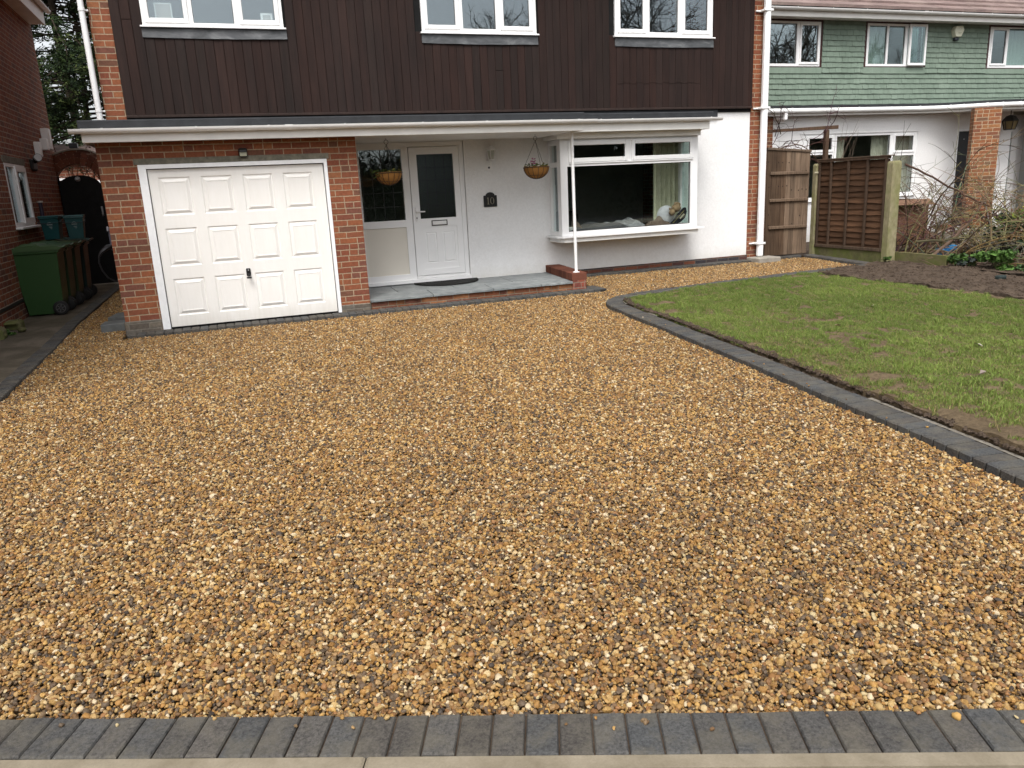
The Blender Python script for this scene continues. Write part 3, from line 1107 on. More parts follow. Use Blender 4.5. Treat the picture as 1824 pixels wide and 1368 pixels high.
def grass_object():
    n = 900000
    X = RNG.uniform(3.3, 8.75, n); Y = RNG.uniform(1.6, 9.9, n)
    ok = inside(X, Y, lawn_poly)
    ax = np.degrees(np.arctan2(X, Y + .9)) - 19.5
    ok &= (ax < 46)
    X, Y = X[ok], Y[ok]
    # distance to the kerb edge
    E_ = np.array(LAWN_EDGE[::8])
    dmin = np.full(len(X), 9.)
    for ex, ey in E_: dmin = np.minimum(dmin, (X - ex) ** 2 + (Y - ey) ** 2)
    dmin = np.sqrt(dmin)
    n1 = vnoise(X, Y, 3.2, 1); n2 = vnoise(X, Y, 9., 2); n3 = vnoise(X, Y, 1.1, 3); n4 = vnoise(X, Y, 24., 4)
    near = np.clip((6.2 - Y) / 4., 0, 1)
    bare = .315 + .22 * near * np.clip(1 - dmin / 1.3, 0, 1)
    dens = .5 * n1 + .3 * n2 + .2 * n4
    keep = dens > bare - .03
    rim = .0 + .05 * n2 + .10 * near * n1
    keep &= dmin > rim
    keep &= RNG.uniform(0, 1, len(X)) < np.clip((dens - bare + .14) * 5., .12, 1)
    keep &= ~((X > 8.36 + .16 * (n2 - .5)) & (Y > 4))
    X, Y, n1, n2, n3, n4, dmin = (a[keep] for a in (X, Y, n1, n2, n3, n4, dmin))
    m = len(X)
    Z = np.interp(Y, [-60, 2.2, 9.8, 11.4, 60], [-.135, -.135, -.045, 0, 0]) + .046 + .035 * np.clip((6.5 - Y) / 3., 0, 1) + .012 * np.sin(X * 2.2 + Y) * np.sin(Y * 1.9) + .008 * np.sin(X * 7.3) * np.sin(Y * 6.1) - .014
    h = RNG.uniform(.009, .028, m) * (.6 + .6 * n2) * np.where((n4 > .72) & (n2 > .45), 1.9, 1.)
    w = RNG.uniform(.0010, .0024, m)
    an = RNG.uniform(0, 6.283, m)
    ln = RNG.uniform(0, 1.2, m) * h
    la = RNG.uniform(0, 6.283, m)
    dx, dy = np.cos(an) * w, np.sin(an) * w
    mx, my = np.cos(la) * ln, np.sin(la) * ln
    V = np.empty((m, 5, 3), np.float32)
    V[:, 0] = np.stack([X - dx, Y - dy, Z], 1)
    V[:, 1] = np.stack([X + dx, Y + dy, Z], 1)
    V[:, 2] = np.stack([X + dx * .8 + mx * .35, Y + dy * .8 + my * .35, Z + h * .6], 1)
    V[:, 3] = np.stack([X - dx * .8 + mx * .35, Y - dy * .8 + my * .35, Z + h * .6], 1)
    V[:, 4] = np.stack([X + mx, Y + my, Z + h], 1)
    base = (np.arange(m) * 5)[:, None]
    quads = base + np.array([[0, 1, 2, 3]])
    tris = base + np.array([[3, 2, 4]])
    loops = np.concatenate([quads, tris], 1).ravel().astype(np.int32)
    starts = (np.arange(m)[:, None] * 7 + np.array([[0, 4]])).ravel().astype(np.int32)
    me = bpy.data.meshes.new('grass')
    me.vertices.add(m * 5); me.vertices.foreach_set('co', V.ravel())
    me.loops.add(len(loops)); me.loops.foreach_set('vertex_index', loops)
    me.polygons.add(m * 2); me.polygons.foreach_set('loop_start', starts)
    me.update(calc_edges=True)
    t = np.clip(.40 * n3 + .30 * n1 + .28 * (n2 - .4) + .25 * (n4 - .5) + RNG.normal(0, .2, m), 0, 1)[:, None]
    g = np.array([[.076, .120, .021]]) * (1 - t) + np.array([[.212, .278, .060]]) * t
    dry = (RNG.uniform(0, 1, m) < .09 + .16 * (n2 < .35) + .2 * np.clip(1 - dmin / .6, 0, 1) * (Y < 6))[:, None]
    g = np.where(dry, np.array([[.23, .185, .075]]) * RNG.uniform(.6, 1.2, (m, 1)), g)
    g = g * RNG.uniform(.7, 1.25, (m, 1))
    ca = np.ones((m, 5, 4), np.float32); ca[:, :, :3] = g[:, None, :]
    at = me.color_attributes.new('Col', 'FLOAT_COLOR', 'POINT')
    at.data.foreach_set('color', ca.ravel())
    o = bpy.data.objects.new('grass', me)
    COL.objects.link(o)
    me.materials.append(M['grass'])
    return tag(o, kind='stuff')


grass_object()
bed = [(8.30, 9.42), (8.30, 8.0), (8.44, 7.3), (8.50, 6.2), (8.6, 3), (8.8, -1.0), (10.9, -1.0), (10.9, 8.6), (10.06, 9.6), (9.86, 9.70), (9.86, 9.86), (9.0, 9.60)]


def bed_h(x, y):
    n = math.sin(x * 5.1 + math.sin(y * 3.3)) * math.sin(y * 4.7) * .020 + math.sin(x * 13.7 + y * 5) * math.sin(y * 15.1 - x * 3) * .012 + math.sin(x * 37) * math.sin(y * 41) * .006
    return gz(y) + .055 + n


grid_surface('soil_bed', bed, bed_h, M['soil'], .03, 'structure')

def clods():
    rr = random.Random(19)
    mb = MB()
    def clod(x, y, z, r):
        n0 = len(mb.v)
        mb.ball((x, y, z), (r * rr.uniform(.8, 1.4), r * rr.uniform(.8, 1.4), r * rr.uniform(.5, .9)), (1, 1, 1), 6, 4)
        mb.v[n0:] = [(a + rr.gauss(0, r * .16), b + rr.gauss(0, r * .16), c + rr.gauss(0, r * .16)) for a, b, c in mb.v[n0:]]
    for _ in range(2600):
        x, y = rr.uniform(8.3, 10.3), rr.uniform(5.2, 9.7)
        if inside(np.array([x]), np.array([y]), bed)[0]: clod(x, y, bed_h(x, y) + .002, rr.choice((.006, .009, .012, .02)) * rr.uniform(.6, 1.2))
    for _ in range(1500):
        k = rr.randrange(0, int(len(LAWN_EDGE) * .62))
        p = LAWN_EDGE[k]; q = GK[k]
        dx, dy = p[0] - q[0], p[1] - q[1]; L_ = math.hypot(dx, dy)
        o_ = rr.gauss(.025, .025)
        x, y = p[0] + dx / L_ * o_, p[1] + dy / L_ * o_
        clod(x, y, gz(y) + (.012 if o_ < 0 else .05), rr.uniform(.006, .022))
    o = mb.build('soil_crumbs', M['soil'])
    tag(o, kind='stuff')


clods()

# ------------------------------------------------------------------ the main house
YG, YM, YC = 10.27, 11.58, 11.53
house = thing('house', 'house with dark boarded upper floor, white ground floor and brick garage', 'house', (3.7, 11.58, 0))

door_hole = (1.84, 3.50, .10, 2.165)
bay_hole = (4.95, 7.24, .66, 2.10)
mb = wall(MB(), 'y', YM, YM + .25, 1.69, 8.62, .095, 2.62, [door_hole, bay_hole])
mb.build('front_wall', M['render'], house)
# brick: garage front, garage sides, corner piers, gable ends, rear
gd = (-.862, 1.308, -.10, 1.98)
mb = MB()
wall(mb, 'y', YG, YG + .22, -1.27, 1.69, -.10, 2.17, [gd])
wall(mb, 'x', -1.27, -1.05, YG + .22, 17.0, -.10, 2.17)
wall(mb, 'x', 1.47, 1.69, YG + .22, YM + .1, -.10, 2.17)
mb.build('garage_wall', M['brick'], house)
mb = MB()
wall(mb, 'y', YM - .03, YM + .22, -1.245, -1.004, 2.40, 5.05)
wall(mb, 'y', YM - .012, YM + .25, 8.62, 8.83, -.05, 5.05)
wall(mb, 'x', 8.60, 8.83, YM + .25, 17.0, -.05, 5.05)
wall(mb, 'x', -1.245, -1.02, YM + .22, 17.0, 2.17, 5.05)
wall(mb, 'y', 16.8, 17.0, -1.02, 8.60, -.05, 5.05)
mb.build('brick_wall', M['brick'], house)
# mortar-washed base of the garage piers
mb = MB()
mb.cbox(-1.285, -.866, YG - .012, YG + .05, -.10, .105, .01)
mb.build('pier_base', M['brick_grey'], house)
mb = MB(); mb.cbox(1.312, 1.702, YG - .012, YG + .05, -.10, .06, .01)
mb.build('pier_base', M['brick_grey'], house)
mb = MB(); mb.cbox(-1.282, -1.1, YG + .05, YG + 1.2, -.10, .10, .01)
mb.build('wall_base', M['brick_grey'], house)
mb = MB()
mb.box(4.98, 8.63, YM - .018, YM + .2, -.05, .093)
mb.build('plinth', M['brick_plinth'], house)
mb = MB()
mb.cbox(-.90, 1.34, YG - .006, YG + .2, 1.915, 1.985, .004)
mb.build('lintel', M['lintel'], house)

# upper wall behind the boarding and room shells
W1, W2, W3 = (-.645, 1.085, 3.665, 4.78), (2.985, 4.735, 3.65, 4.78), (6.045, 7.81, 3.65, 4.78)
mb = wall(MB(), 'y', YM - .02, YM + .22, -1.004, 8.62, 2.50, 5.05, [W1, W2, W3])
mb.build('upper_wall', M['dark_paint'], house)
mb = MB()
mb.box(-1.02, 8.6, YM + .22, 16.8, 2.45, 2.62)
mb.box(-1.02, 8.6, YM + .22, 16.8, 4.95, 5.05)
mb.box(-1.02, 8.6, YM + .25, 16.8, -.03, .05)
mb.box(1.60, 1.69, YM + .25, 16.8, .05, 2.45)
mb.box(4.1, 4.2, YM + .25, 16.8, .05, 2.45)
mb.box(2.0, 2.1, YM + .25, 16.8, 2.62, 4.95)
mb.box(5.4, 5.5, YM + .25, 16.8, 2.62, 4.95)
mb.box(1.69, 4.1, 14.0, 14.1, .05, 2.45)
mb.box(4.2, 8.6, 15.2, 15.3, .05, 2.45)
mb.build('interior_wall', M['interior'], house)
mb = MB()
mb.box(-1.02, 2.0, 14.2, 14.3, 2.62, 4.95)
mb.box(2.1, 5.4, 14.2, 14.3, 2.62, 4.95)
mb.box(5.5, 8.6, 14.2, 14.3, 2.62, 4.95)
mb.build('bedroom_wall', M['interior_pale'], house)

# boarding: one mesh of vertical boards
mb = MB()
x = -1.003
rb = random.Random(5)
lead_rects = [(-.665, 1.115, 3.52, 3.66), (2.972, 4.752, 3.50, 3.65), (6.04, 7.825, 3.495, 3.65)]
while x < 8.60:
    w = .1178
    x1 = min(x + w, 8.622)
    k = rb.uniform(.88, 1.12)
    base = rb.choice([(.0285, .0185, .0162), (.027, .0185, .0165), (.0262, .0188, .0170), (.0250, .0190, .0172), (.0295, .0182, .0156), (.028, .0190, .0170), (.0265, .0180, .0162)])
    segs = [(2.585, 5.0)]
    for (a, b, c, d) in (W1, W2, W3):
        if x1 > a + .01 and x < b - .01:
            segs = [(2.585, c), (d, 5.0)]
    # some boards are made of two lengths
    out = []
    for (za, zb) in segs:
        cut = None
        if 6.0 < x < 7.5 and za < 3: cut = 2.94 + (.0 if int(x / w) % 2 else .015)
        elif rb.random() < .06 and zb - za > .9: cut = rb.uniform(za + .25, zb - .25)
        if cut: out += [(za, cut), (cut + .003, zb)]
        else: out.append((za, zb))
    for za, zb in out:
        kk = .82 * k * rb.uniform(.94, 1.06)
        dy = rb.uniform(-.002, .002)
        mb.cbox(x + .0016, x1 - .0016, YC + dy, YM - .025, za, zb, .0034, (base[0] * kk * 1.12, base[1] * kk, base[2] * kk * .97))
    x = x1
    if x1 >= 8.62: break
mb.build('cladding', M['cladding'], house)
mb = MB()
mb.cbox(-1.0, 8.622, YC - .022, YM - .03, 2.548, 2.585, .006, (.035, .024, .021))
mb.build('drip_rail', M['cladding'], house)
mb = MB()
mb.box(-1.0, 7.95, YC + .012, YM - .021, 2.40, 2.547)
mb.build('roof_upstand', M['rubber'], house)
# main roof and eaves, above the picture
mb = MB()
mb.prism([(YC - .35, 4.98), (14.2, 6.9), (17.4, 4.98)], 'x', -1.4, 9.0)
mb.build('roof', M['rooftile'], house)
mb = MB()
mb.cbox(-1.4, 9.0, YC - .36, YC - .33, 4.84, 5.0, .003)
mb.cbox(-1.4, 9.0, YC - .33, YC, 4.84, 4.862, .002)
mb.build('eaves_board', M['fascia'], house)


def casement(mb, x0, x1, z0, z1, y, w=.062, d=.045):
    """square frame with mitred look: four bars, each with a bevelled inner lip"""
    mb.cbox(x0, x0 + w, y, y + d, z0, z1, .006)
    mb.cbox(x1 - w, x1, y, y + d, z0, z1, .006)
    mb.cbox(x0 + w - .001, x1 - w + .001, y + .0004, y + d, z0, z0 + w, .006)
    mb.cbox(x0 + w - .001, x1 - w + .001, y + .0004, y + d, z1 - w, z1, .006)


def upvc_window(parent, rect, lights, y, glass, sill=True, name='window', sash=.058, border=.05, matf='upvc', smat='upvc'):
    """rect outer frame; lights: (x0,x1,z0,z1,opening) frame openings"""
    x0, x1, z0, z1 = rect
    mb = wall(MB(), 'y', y, y + .06, x0, x1, z0, z1, [(l[0], l[1], l[2], l[3]) for l in lights])
    fr = mb.build(name, M[matf], parent, bevel=.004)
    for (a, b, c, d, op) in lights:
        if op:
            sm = MB()
            casement(sm, a - .012, b + .012, c - .012, d + .012, y - .016, sash)
            sm.build('sash', M[matf], fr)
            a2, b2, c2, d2 = a - .012 + sash - .004, b + .012 - sash + .004, c - .012 + sash - .004, d + .012 - sash + .004
            yy = y + .012
        else:
            a2, b2, c2, d2 = a - .002, b + .002, c - .002, d + .002
            yy = y + .028
        # dark gasket round the pane
        gm_ = MB()
        g_ = .007
        wall(gm_, 'y', yy - .004, yy + .012, a2, b2, c2, d2, [(a2 + g_, b2 - g_, c2 + g_, d2 - g_)])
        gm_.build('gasket', M['black_plastic'], fr)
        pm = MB()
        pm.box(a2 + g_ * .5, b2 - g_ * .5, yy, yy + .005, c2 + g_ * .5, d2 - g_ * .5)
        pm.build('pane', M[glass], fr)
    if sill:
        sb = MB()
        sb.prism([(y - .048, z0 - .026), (y - .048, z0 - .012), (y - .04, z0 - .006), (y + .02, z0 + .002), (y + .02, z0 - .026)], 'x', x0 - .03, x1 + .025)
        sb.build('sill', M[smat], fr)
    return fr


YW = YC - .004
upvc_window(house, W1, [(-.602, -.100, 3.705, 4.74, 1), (-.034, .465, 3.702, 4.74, 0), (.535, 1.03, 3.705, 4.74, 1)], YW, 'glass_up')
upvc_window(house, W2, [(3.03, 3.53, 3.697, 4.74, 1), (3.597, 4.10, 3.702, 4.74, 0), (4.175, 4.67, 3.70, 4.74, 1)], YW, 'glass_up')
upvc_window(house, W3, [(6.09, 6.575, 3.70, 4.74, 1), (6.652, 7.165, 3.707, 4.74, 0), (7.245, 7.75, 3.70, 4.74, 1)], YW, 'glass_up')
for (a, b, c, d), zz in zip(lead_rects, (0, 1, 2)):
    mb = MB()
    n = 16
    rl = random.Random(zz)
    prev = None
    for i in range(n + 1):
        xx = a + (b - a) * i / n
        bow = .010 * math.sin(math.pi * i / n)
        p = [(xx, YC - .012, d - .028), (xx, YC - .016 + rl.uniform(-.004, .004), (c + d) / 2), (xx, YC - .020 + rl.uniform(-.006, .004), c - bow + rl.uniform(-.002, .002)),
             (xx, YC - .001, c - bow), (xx, YC - .001, d - .028)]
        k = len(mb.v); mb.v += p
        if i:
            for q in range(5):
                mb.f.append((k - 5 + q, k - 5 + (q + 1) % 5, k + (q + 1) % 5, k + q)); mb.c.append((1, 1, 1))
        else:
            mb.f.append(tuple(range(k, k + 5))); mb.c.append((1, 1, 1))
    mb.f.append(tuple(range(len(mb.v) - 5, len(mb.v)))); mb.c.append((1, 1, 1))
    mb.build('lead_flashing', M['lead'], house, smooth=True)


# garage door --------------------------------------------------------------
def raised_panel(mb, x0, x1, z0, z1, y, s=1., col=(1, 1, 1)):
    """pressed panel in a plane facing -Y: groove, slope, raised field"""
    rings = [(0, 0), (.012, .0085), (.022, .009), (.052, -.004), (.062, -.004), (.066, -.0015)]
    pr = None
    for ins, d in rings:
        ins *= s; d *= s
        ring = [(x0 + ins, y + d, z0 + ins), (x1 - ins, y + d, z0 + ins), (x1 - ins, y + d, z1 - ins), (x0 + ins, y + d, z1 - ins)]
        k = len(mb.v); mb.v += ring
        if pr is not None:
            for q in range(4):
                mb.f.append((pr + q, pr + (q + 1) % 4, k + (q + 1) % 4, k + q)); mb.c.append(col)
        pr = k
    mb.f.append((pr, pr + 1, pr + 2, pr + 3)); mb.c.append(col)


gx = [(-.672, -.315), (-.197, .160), (.281, .637), (.758, 1.116)]
gzr = [(.118, .568), (.720, 1.172), (1.324, 1.766)]
holes = [(a, b, c, d) for a, b in gx for c, d in gzr]
mb = wall(MB(), 'y', YG + .030, YG + .07, -.768, 1.258, -.015, 1.858, holes)
mb.f, mb.c = mb.f[:], mb.c[:]
for a, b, c, d in holes: raised_panel(mb, a, b, c, d, YG + .030)
gdoor = mb.build('garage_door', M['garage_door'], house, weld=True)
mb = MB()
mb.cbox(.183, .236, YG + .012, YG + .031, .535, .632, .008)
mb.cbox(.190, .229, YG - .004, YG + .014, .585, .628, .006)
mb.tube([(.21, YG + .02, .575), (.21, YG - .03, .565), (.21, YG - .032, .535)], .011, 8)
mb.cbox(.178, .241, YG - .042, YG - .024, .508, .530, .008)
mb.build('handle', M['black_plastic'], gdoor)
mb = MB()
mb.cbox(.204, .216, YG - .0065, YG - .003, .60, .618, .002)
mb.build('lock', M['steel'], gdoor)
mb = MB()
wall(mb, 'y', YG - .014, YG + .075, -.862, 1.308, -.03, 1.914, [(-.777, 1.268, -.2, 1.868)])
mb.build('door_frame', M['white_timber'], house, bevel=.004)
mb = MB()
mb.box(-.90, 1.34, YG + .08, YG + .10, -.05, 1.95)
mb.build('door_backing', M['black_plastic'], house)

# entrance ---------------------------------------------------------------
yd = YM + .012
mb = wall(MB(), 'y', yd, yd + .07, 1.70, 3.498, .115, 2.160,
          [(1.93, 2.552, 1.055, 2.068), (1.915, 2.552, .250, .952), (2.655, 3.428, .205, 2.095)])
entr = mb.build('door_frame', M['upvc'], house, bevel=.004)
mb = MB()
mb.box(1.925, 2.557, yd + .03, yd + .036, 1.05, 2.073)
mb.build('side_pane', M['glass_side'], entr)
mb = MB()
for vx in (1.957, 2.108, 2.254, 2.402): mb.box(vx - .0035, vx + .0035, yd + .026, yd + .0305, 1.056, 2.067)
for hz in (1.866, 1.657, 1.457, 1.256): mb.box(1.931, 2.551, yd + .0262, yd + .0302, hz - .0035, hz + .0035)
mb.build('leading', M['black_plastic'], entr)
mb = MB()
mb.box(1.905, 2.56, yd + .022, yd + .03, .245, .957)
mb.build('infill_panel', M['cream_panel'], entr)
mb = MB()
mb.cbox(1.70, 3.51, yd - .045, yd + .01, .110, .165, .006)
mb.cbox(2.66, 3.43, yd - .02, yd + .06, .166, .204, .004)
mb.build('threshold', M['upvc'], entr)
pan = [(2.836, 3.008), (3.104, 3.292)]
mb = wall(MB(), 'y', yd - .010, yd + .05, 2.662, 3.421, .212, 2.088, [(2.777, 3.332, 1.058, 1.985), (2.783, 3.332, .300, .933)])
wall(mb, 'y', yd + .002, yd + .03, 2.783, 3.332, .300, .933, [(a, b, .392, .852) for a, b in pan])
for a, b in pan: raised_panel(mb, a, b, .392, .852, yd + .002, .55)
fdoor = mb.build('front_door', M['upvc'], house, bevel=.003)
mb = MB()
mb.box(2.772, 3.337, yd + .012, yd + .018, 1.053, 1.99)
mb.build('door_pane', M['glass_dark'], fdoor)
mb = MB()
for vx in (2.916, 3.050, 3.190): mb.box(vx - .0035, vx + .0035, yd + .008, yd + .0125, 1.059, 1.984)
for hz in (1.794, 1.611, 1.430, 1.245): mb.box(2.778, 3.331, yd + .0082, yd + .0122, hz - .0035, hz + .0035)
mb.build('leading', M['black_plastic'], fdoor)
mb = MB()
wall(mb, 'y', yd - .018, yd - .009, 2.938, 3.184, .945, 1.026, [(2.950, 3.172, .957, 1.014)])
mb.build('letterbox_rim', M['iron'], fdoor)
mb = MB()
mb.cbox(2.951, 3.171, yd - .020, yd - .008, .958, 1.013, .005)
mb.build('letterbox', M['white_paint'], fdoor)
mb = MB()
mb.cbox(2.700, 2.733, yd - .020, yd - .009, 1.025, 1.225, .006)
mb.tube([(2.716, yd - .015, 1.165), (2.716, yd - .055, 1.165), (2.74, yd - .06, 1.165), (2.84, yd - .055, 1.163)], .010, 8)
mb.build('handle', M['white_paint'], fdoor, smooth=True)
mb = MB()
mb.cbox(2.709, 2.724, yd - .0225, yd - .019, 1.06, 1.085, .003)
mb.build('lock', M['iron'], fdoor)
mb = MB()
mb.cbox(3.50, 3.515, YM - .012, YM + .05, .12, 2.175, .003)
mb.cbox(1.69, 3.515, YM - .012, YM + .05, 2.166, 2.180, .003)
mb.build('door_trim', M['white_paint'], house)

# porch canopy -----------------------------------------------------------
mb = MB()
mb.box(-1.345, 4.735, 10.06, YM - .001, 2.172, 2.30)
mb.build('porch_soffit', M['fascia'], house)
mb = MB()
mb.cbox(-1.36, 4.765, 10.035, 10.059, 2.160, 2.325, .004)
mb.cbox(-1.36, -1.338, 10.06, YM - .04, 2.160, 2.325, .004)
mb.cbox(4.737, 4.765, 10.06, 11.05, 2.160, 2.325, .004)
mb.build('fascia', M['fascia'], house)
mb = MB()
mb.prism([(10.012, 2.312), (10.012, 2.385), (10.03, 2.398), (10.09, 2.402), (11.50, 2.44), (11.50, 2.40), (10.10, 2.33), (10.10, 2.312)], 'x', -1.375, 4.772)
mb.build('canopy_roof', M['rubber'], house)


def gutter(mb, x0, x1, y, z, r=.052, seg=9):
    """half-round channel running along X, hung with its rim at z"""
    P = []
    for i in range(seg + 1):
        a = math.pi * i / seg
        P.append((y - r * math.cos(a), z - r * math.sin(a) * .95))
    Q = [(y - (r - .004) * math.cos(math.pi * i / seg), z - (r - .004) * math.sin(math.pi * i / seg) * .95) for i in range(seg + 1)]
    mb.prism(P + Q[::-1], 'x', x0, x1)
    for xe in (x0, x1 - .006):
        mb.prism(P, 'x', xe, xe + .006)


def bracket(mb, xx, y, z, w=.022, r=.056):
    seg = 8
    P = [(y - r * math.cos(math.pi * i / seg), z + .006 - r * math.sin(math.pi * i / seg)) for i in range(seg + 1)]
    Q = [(y - (r - .006) * math.cos(math.pi * i / seg), z + .006 - (r - .006) * math.sin(math.pi * i / seg)) for i in range(seg + 1)]
    mb.prism(P + Q[::-1], 'x', xx - w / 2, xx + w / 2)


def gutter_part(parent, x0, x1, y, z, brackets, unions=(), mat='white_paint'):
    mb = MB(); gutter(mb, x0, x1, y, z)
    g = mb.build('gutter', M[mat], parent, smooth=True)
    for bx in brackets:
        mb = MB(); bracket(mb, bx, y, z)
        mb.build('bracket', M[mat], g)
    for ux in unions:
        mb = MB(); bracket(mb, ux, y, z, .09, .060)
        mb.build('union', M[mat], g)
    return g


gutter_part(house, -1.47, 4.93, 9.982, 2.300, [-1.13, -.16, .64, 1.53, 2.5, 3.35, 4.25, 4.65], [.87])
# bay roof
mb = MB()
mb.cbox(4.77, 7.345, 10.870, 10.894, 2.196, 2.33, .004)
mb.cbox(7.322, 7.345, 10.895, YM - .04, 2.196, 2.33, .004)
mb.build('bay_fascia', M['fascia'], house)
mb = MB()
mb.box(4.75, 7.32, 10.895, YM - .001, 2.201, 2.23)
mb.cbox(4.80, 7.30, 11.045, 11.069, 2.115, 2.201, .004)
mb.cbox(7.276, 7.30, 11.069, YM - .002, 2.115, 2.201, .004)
mb.cbox(4.80, 4.824, 11.069, YM - .002, 2.115, 2.172, .004)
mb.build('bay_soffit', M['fascia'], house)
mb = MB()
mb.prism([(10.845, 2.335), (10.845, 2.44), (10.865, 2.455), (10.92, 2.46), (11.52, 2.50), (11.52, 2.45), (10.93, 2.36), (10.93, 2.335)], 'x', 4.79, 7.395)
mb.build('bay_roof', M['rubber'], house)
gutter_part(house, 4.80, 7.52, 10.815, 2.362, [5.4, 5.92, 7.30])

# bay window
YB = 11.12
XL, XR = 4.878, 7.292
mb = wall(MB(), 'y', YB, YB + .07, XL, XR, .682, 2.114,
          [(5.03, 6.02, 1.790, 2.068, ), (6.105, 7.19, 1.790, 2.068), (4.992, 7.165, .742, 1.716)])
wall(mb, 'x', XL, XL + .07, YB + .07, YM, .682, 2.114, [(YB + .13, YM - .07, .742, 1.716), (YB + .13, YM - .07, 1.79, 2.04)])
wall(mb, 'x', XR - .07, XR, YB + .07, YM, .682, 2.114, [(YB + .13, YM - .07, .742, 1.716), (YB + .13, YM - .07, 1.79, 2.04)])
bayf = mb.build('bay_window', M['upvc'], house, bevel=.004)
for a, b in ((5.012, 6.038), (6.087, 7.208)):
    sm = MB(); casement(sm, a, b, 1.772, 2.086, YB - .018, .064)
    s = sm.build('sash', M['upvc'], bayf)
    pm = MB(); pm.box(a + .058, b - .058, YB + .008, YB + .013, 1.83, 2.03)
    pm.build('pane', M['glass'], bayf)
    gk = MB(); wall(gk, 'y', YB + .002, YB + .018, a + .056, b - .056, 1.828, 2.03, [(a + .066, b - .066, 1.838, 2.02)])
    gk.build('gasket', M['black_plastic'], bayf)
pm = MB(); pm.box(4.988, 7.169, YB + .03, YB + .036, .738, 1.72)
pm.build('pane', M['glass'], bayf)
gk = MB(); wall(gk, 'y', YB + .024, YB + .042, 4.991, 7.166, .741, 1.717, [(5.0, 7.157, .75, 1.708)])
gk.build('gasket', M['black_plastic'], bayf)
mb = MB()
mb.cbox(5.02, 7.2, YB - .02, YB + .01, 1.752, 1.766, .003)
mb.build('drip_bead', M['upvc'], bayf)
for xx, gl in ((XL + .035, 'glass'), (XR - .035, 'glass_green')):
    for za, zb in ((.738, 1.72), (1.786, 2.044)):
        pm = MB(); pm.box(xx - .003, xx + .003, YB + .126, YM - .066, za, zb)
        pm.build('side_pane', M[gl], bayf)
mb = MB()
mb.prism([(4.80, YM - .001), (4.80, YB + .02), (4.86, YB - .075), (7.39, YB - .075), (7.39, YM - .001)], 'z', .648, .680)
mb.build('sill', M['upvc'], bayf, bevel=.005)
mb = MB()
mb.prism([(4.86, YM - .001), (4.86, YB + .03), (4.905, YB - .03), (7.30, YB - .03), (7.30, YM - .001)], 'z', .582, .647)
mb.build('sill_apron', M['fascia'], bayf)
mb = MB()
mb.box(4.95, 7.24, YB + .08, YM + .40, .60, .70)
mb.build('window_seat', M['interior_pale'], bayf)

# porch step, parapet, post ---------------------------------------------
mb = MB()
rs = random.Random(3)
cols_ = [(1.69, 2.53, 2.55, 3.40), ]
slabs = [((1.69, 10.19), (2.535, 10.19), (2.585, 10.76), (1.69, 10.76)), ((2.545, 10.19), (3.40, 10.19), (3.455, 10.76), (2.595, 10.76)),
         ((3.41, 10.19), (4.12, 10.19), (4.10, 10.76), (3.465, 10.76)), ((4.13, 10.19), (4.615, 10.19), (4.69, 10.76), (4.11, 10.76)),
         ((1.69, 10.77), (2.175, 10.77), (2.21, 11.6), (1.69, 11.6)), ((2.185, 10.77), (3.00, 10.77), (3.02, 11.6), (2.22, 11.6)),
         ((3.01, 10.77), (3.90, 10.77), (3.95, 11.6), (3.03, 11.6)), ((3.91, 10.77), (4.69, 10.77), (4.78, 11.6), (3.96, 11.6))]
for sl in slabs:
    k = rs.uniform(.88, 1.1)
    dz = rs.uniform(-.0015, .0015)
    # ragged front edges
    pts = []
    for i in range(4):
        a, b = Vector(sl[i]), Vector(sl[(i + 1) % 4])
        nseg = 10 if (i == 0 and a.y < 10.3) else 1
        for q in range(nseg):
            p = a.lerp(b, q / nseg)
            if nseg > 1 and 0 < q: p.y += rs.uniform(-.012, .012)
            pts.append((p.x, p.y))
    mb.prism(pts, 'z', .068, .098 + dz, (k, k, k))
step = mb.build('porch_step', M['slate'], house, bevel=.003)
mb = MB()
mb.box(1.703, 4.66, 10.225, YM, -.06, .066)
mb.build('step_riser', M['brick_step'], step)
PA = [(4.615, 10.205), (4.835, 10.205), (5.005, YM - .001), (4.775, YM - .001)]
mb = MB()
mb.prism(PA, 'z', -.06, .205)
par = mb.build('parapet', M['brick_header'], house, bevel=.006)
mb = MB()
for i in range(19):
    t0, t1 = i / 19 + .002, (i + 1) / 19 - .004
    a, b = Vector(PA[0]).lerp(Vector(PA[3]), t0), Vector(PA[1]).lerp(Vector(PA[2]), t0)
    c, d = Vector(PA[1]).lerp(Vector(PA[2]), t1), Vector(PA[0]).lerp(Vector(PA[3]), t1)
    o_ = Vector((-.006, 0))
    k = rs.uniform(.7, 1.25)
    block(mb, a + o_ + Vector((0, -.006 if i == 0 else 0)), b - o_ + Vector((0, -.006 if i == 0 else 0)), c - o_, d + o_, lambda x, y: .213 + rs.uniform(-.002, .002), .105, (.135 * k, .052 * k, .034 * k), .006)
mb.build('coping_bricks', M['vcol_cloth'], par)
mb = MB()
mb.tube([(4.722, 10.30, .205), (4.705, 10.30, 2.175)], .0225, 14)
mb.lathe([(.05, .213), (.05, .221), (.03, .226)], 4.722, 10.30, 12)
mb.build('porch_post', M['white_paint'], house, smooth=True)

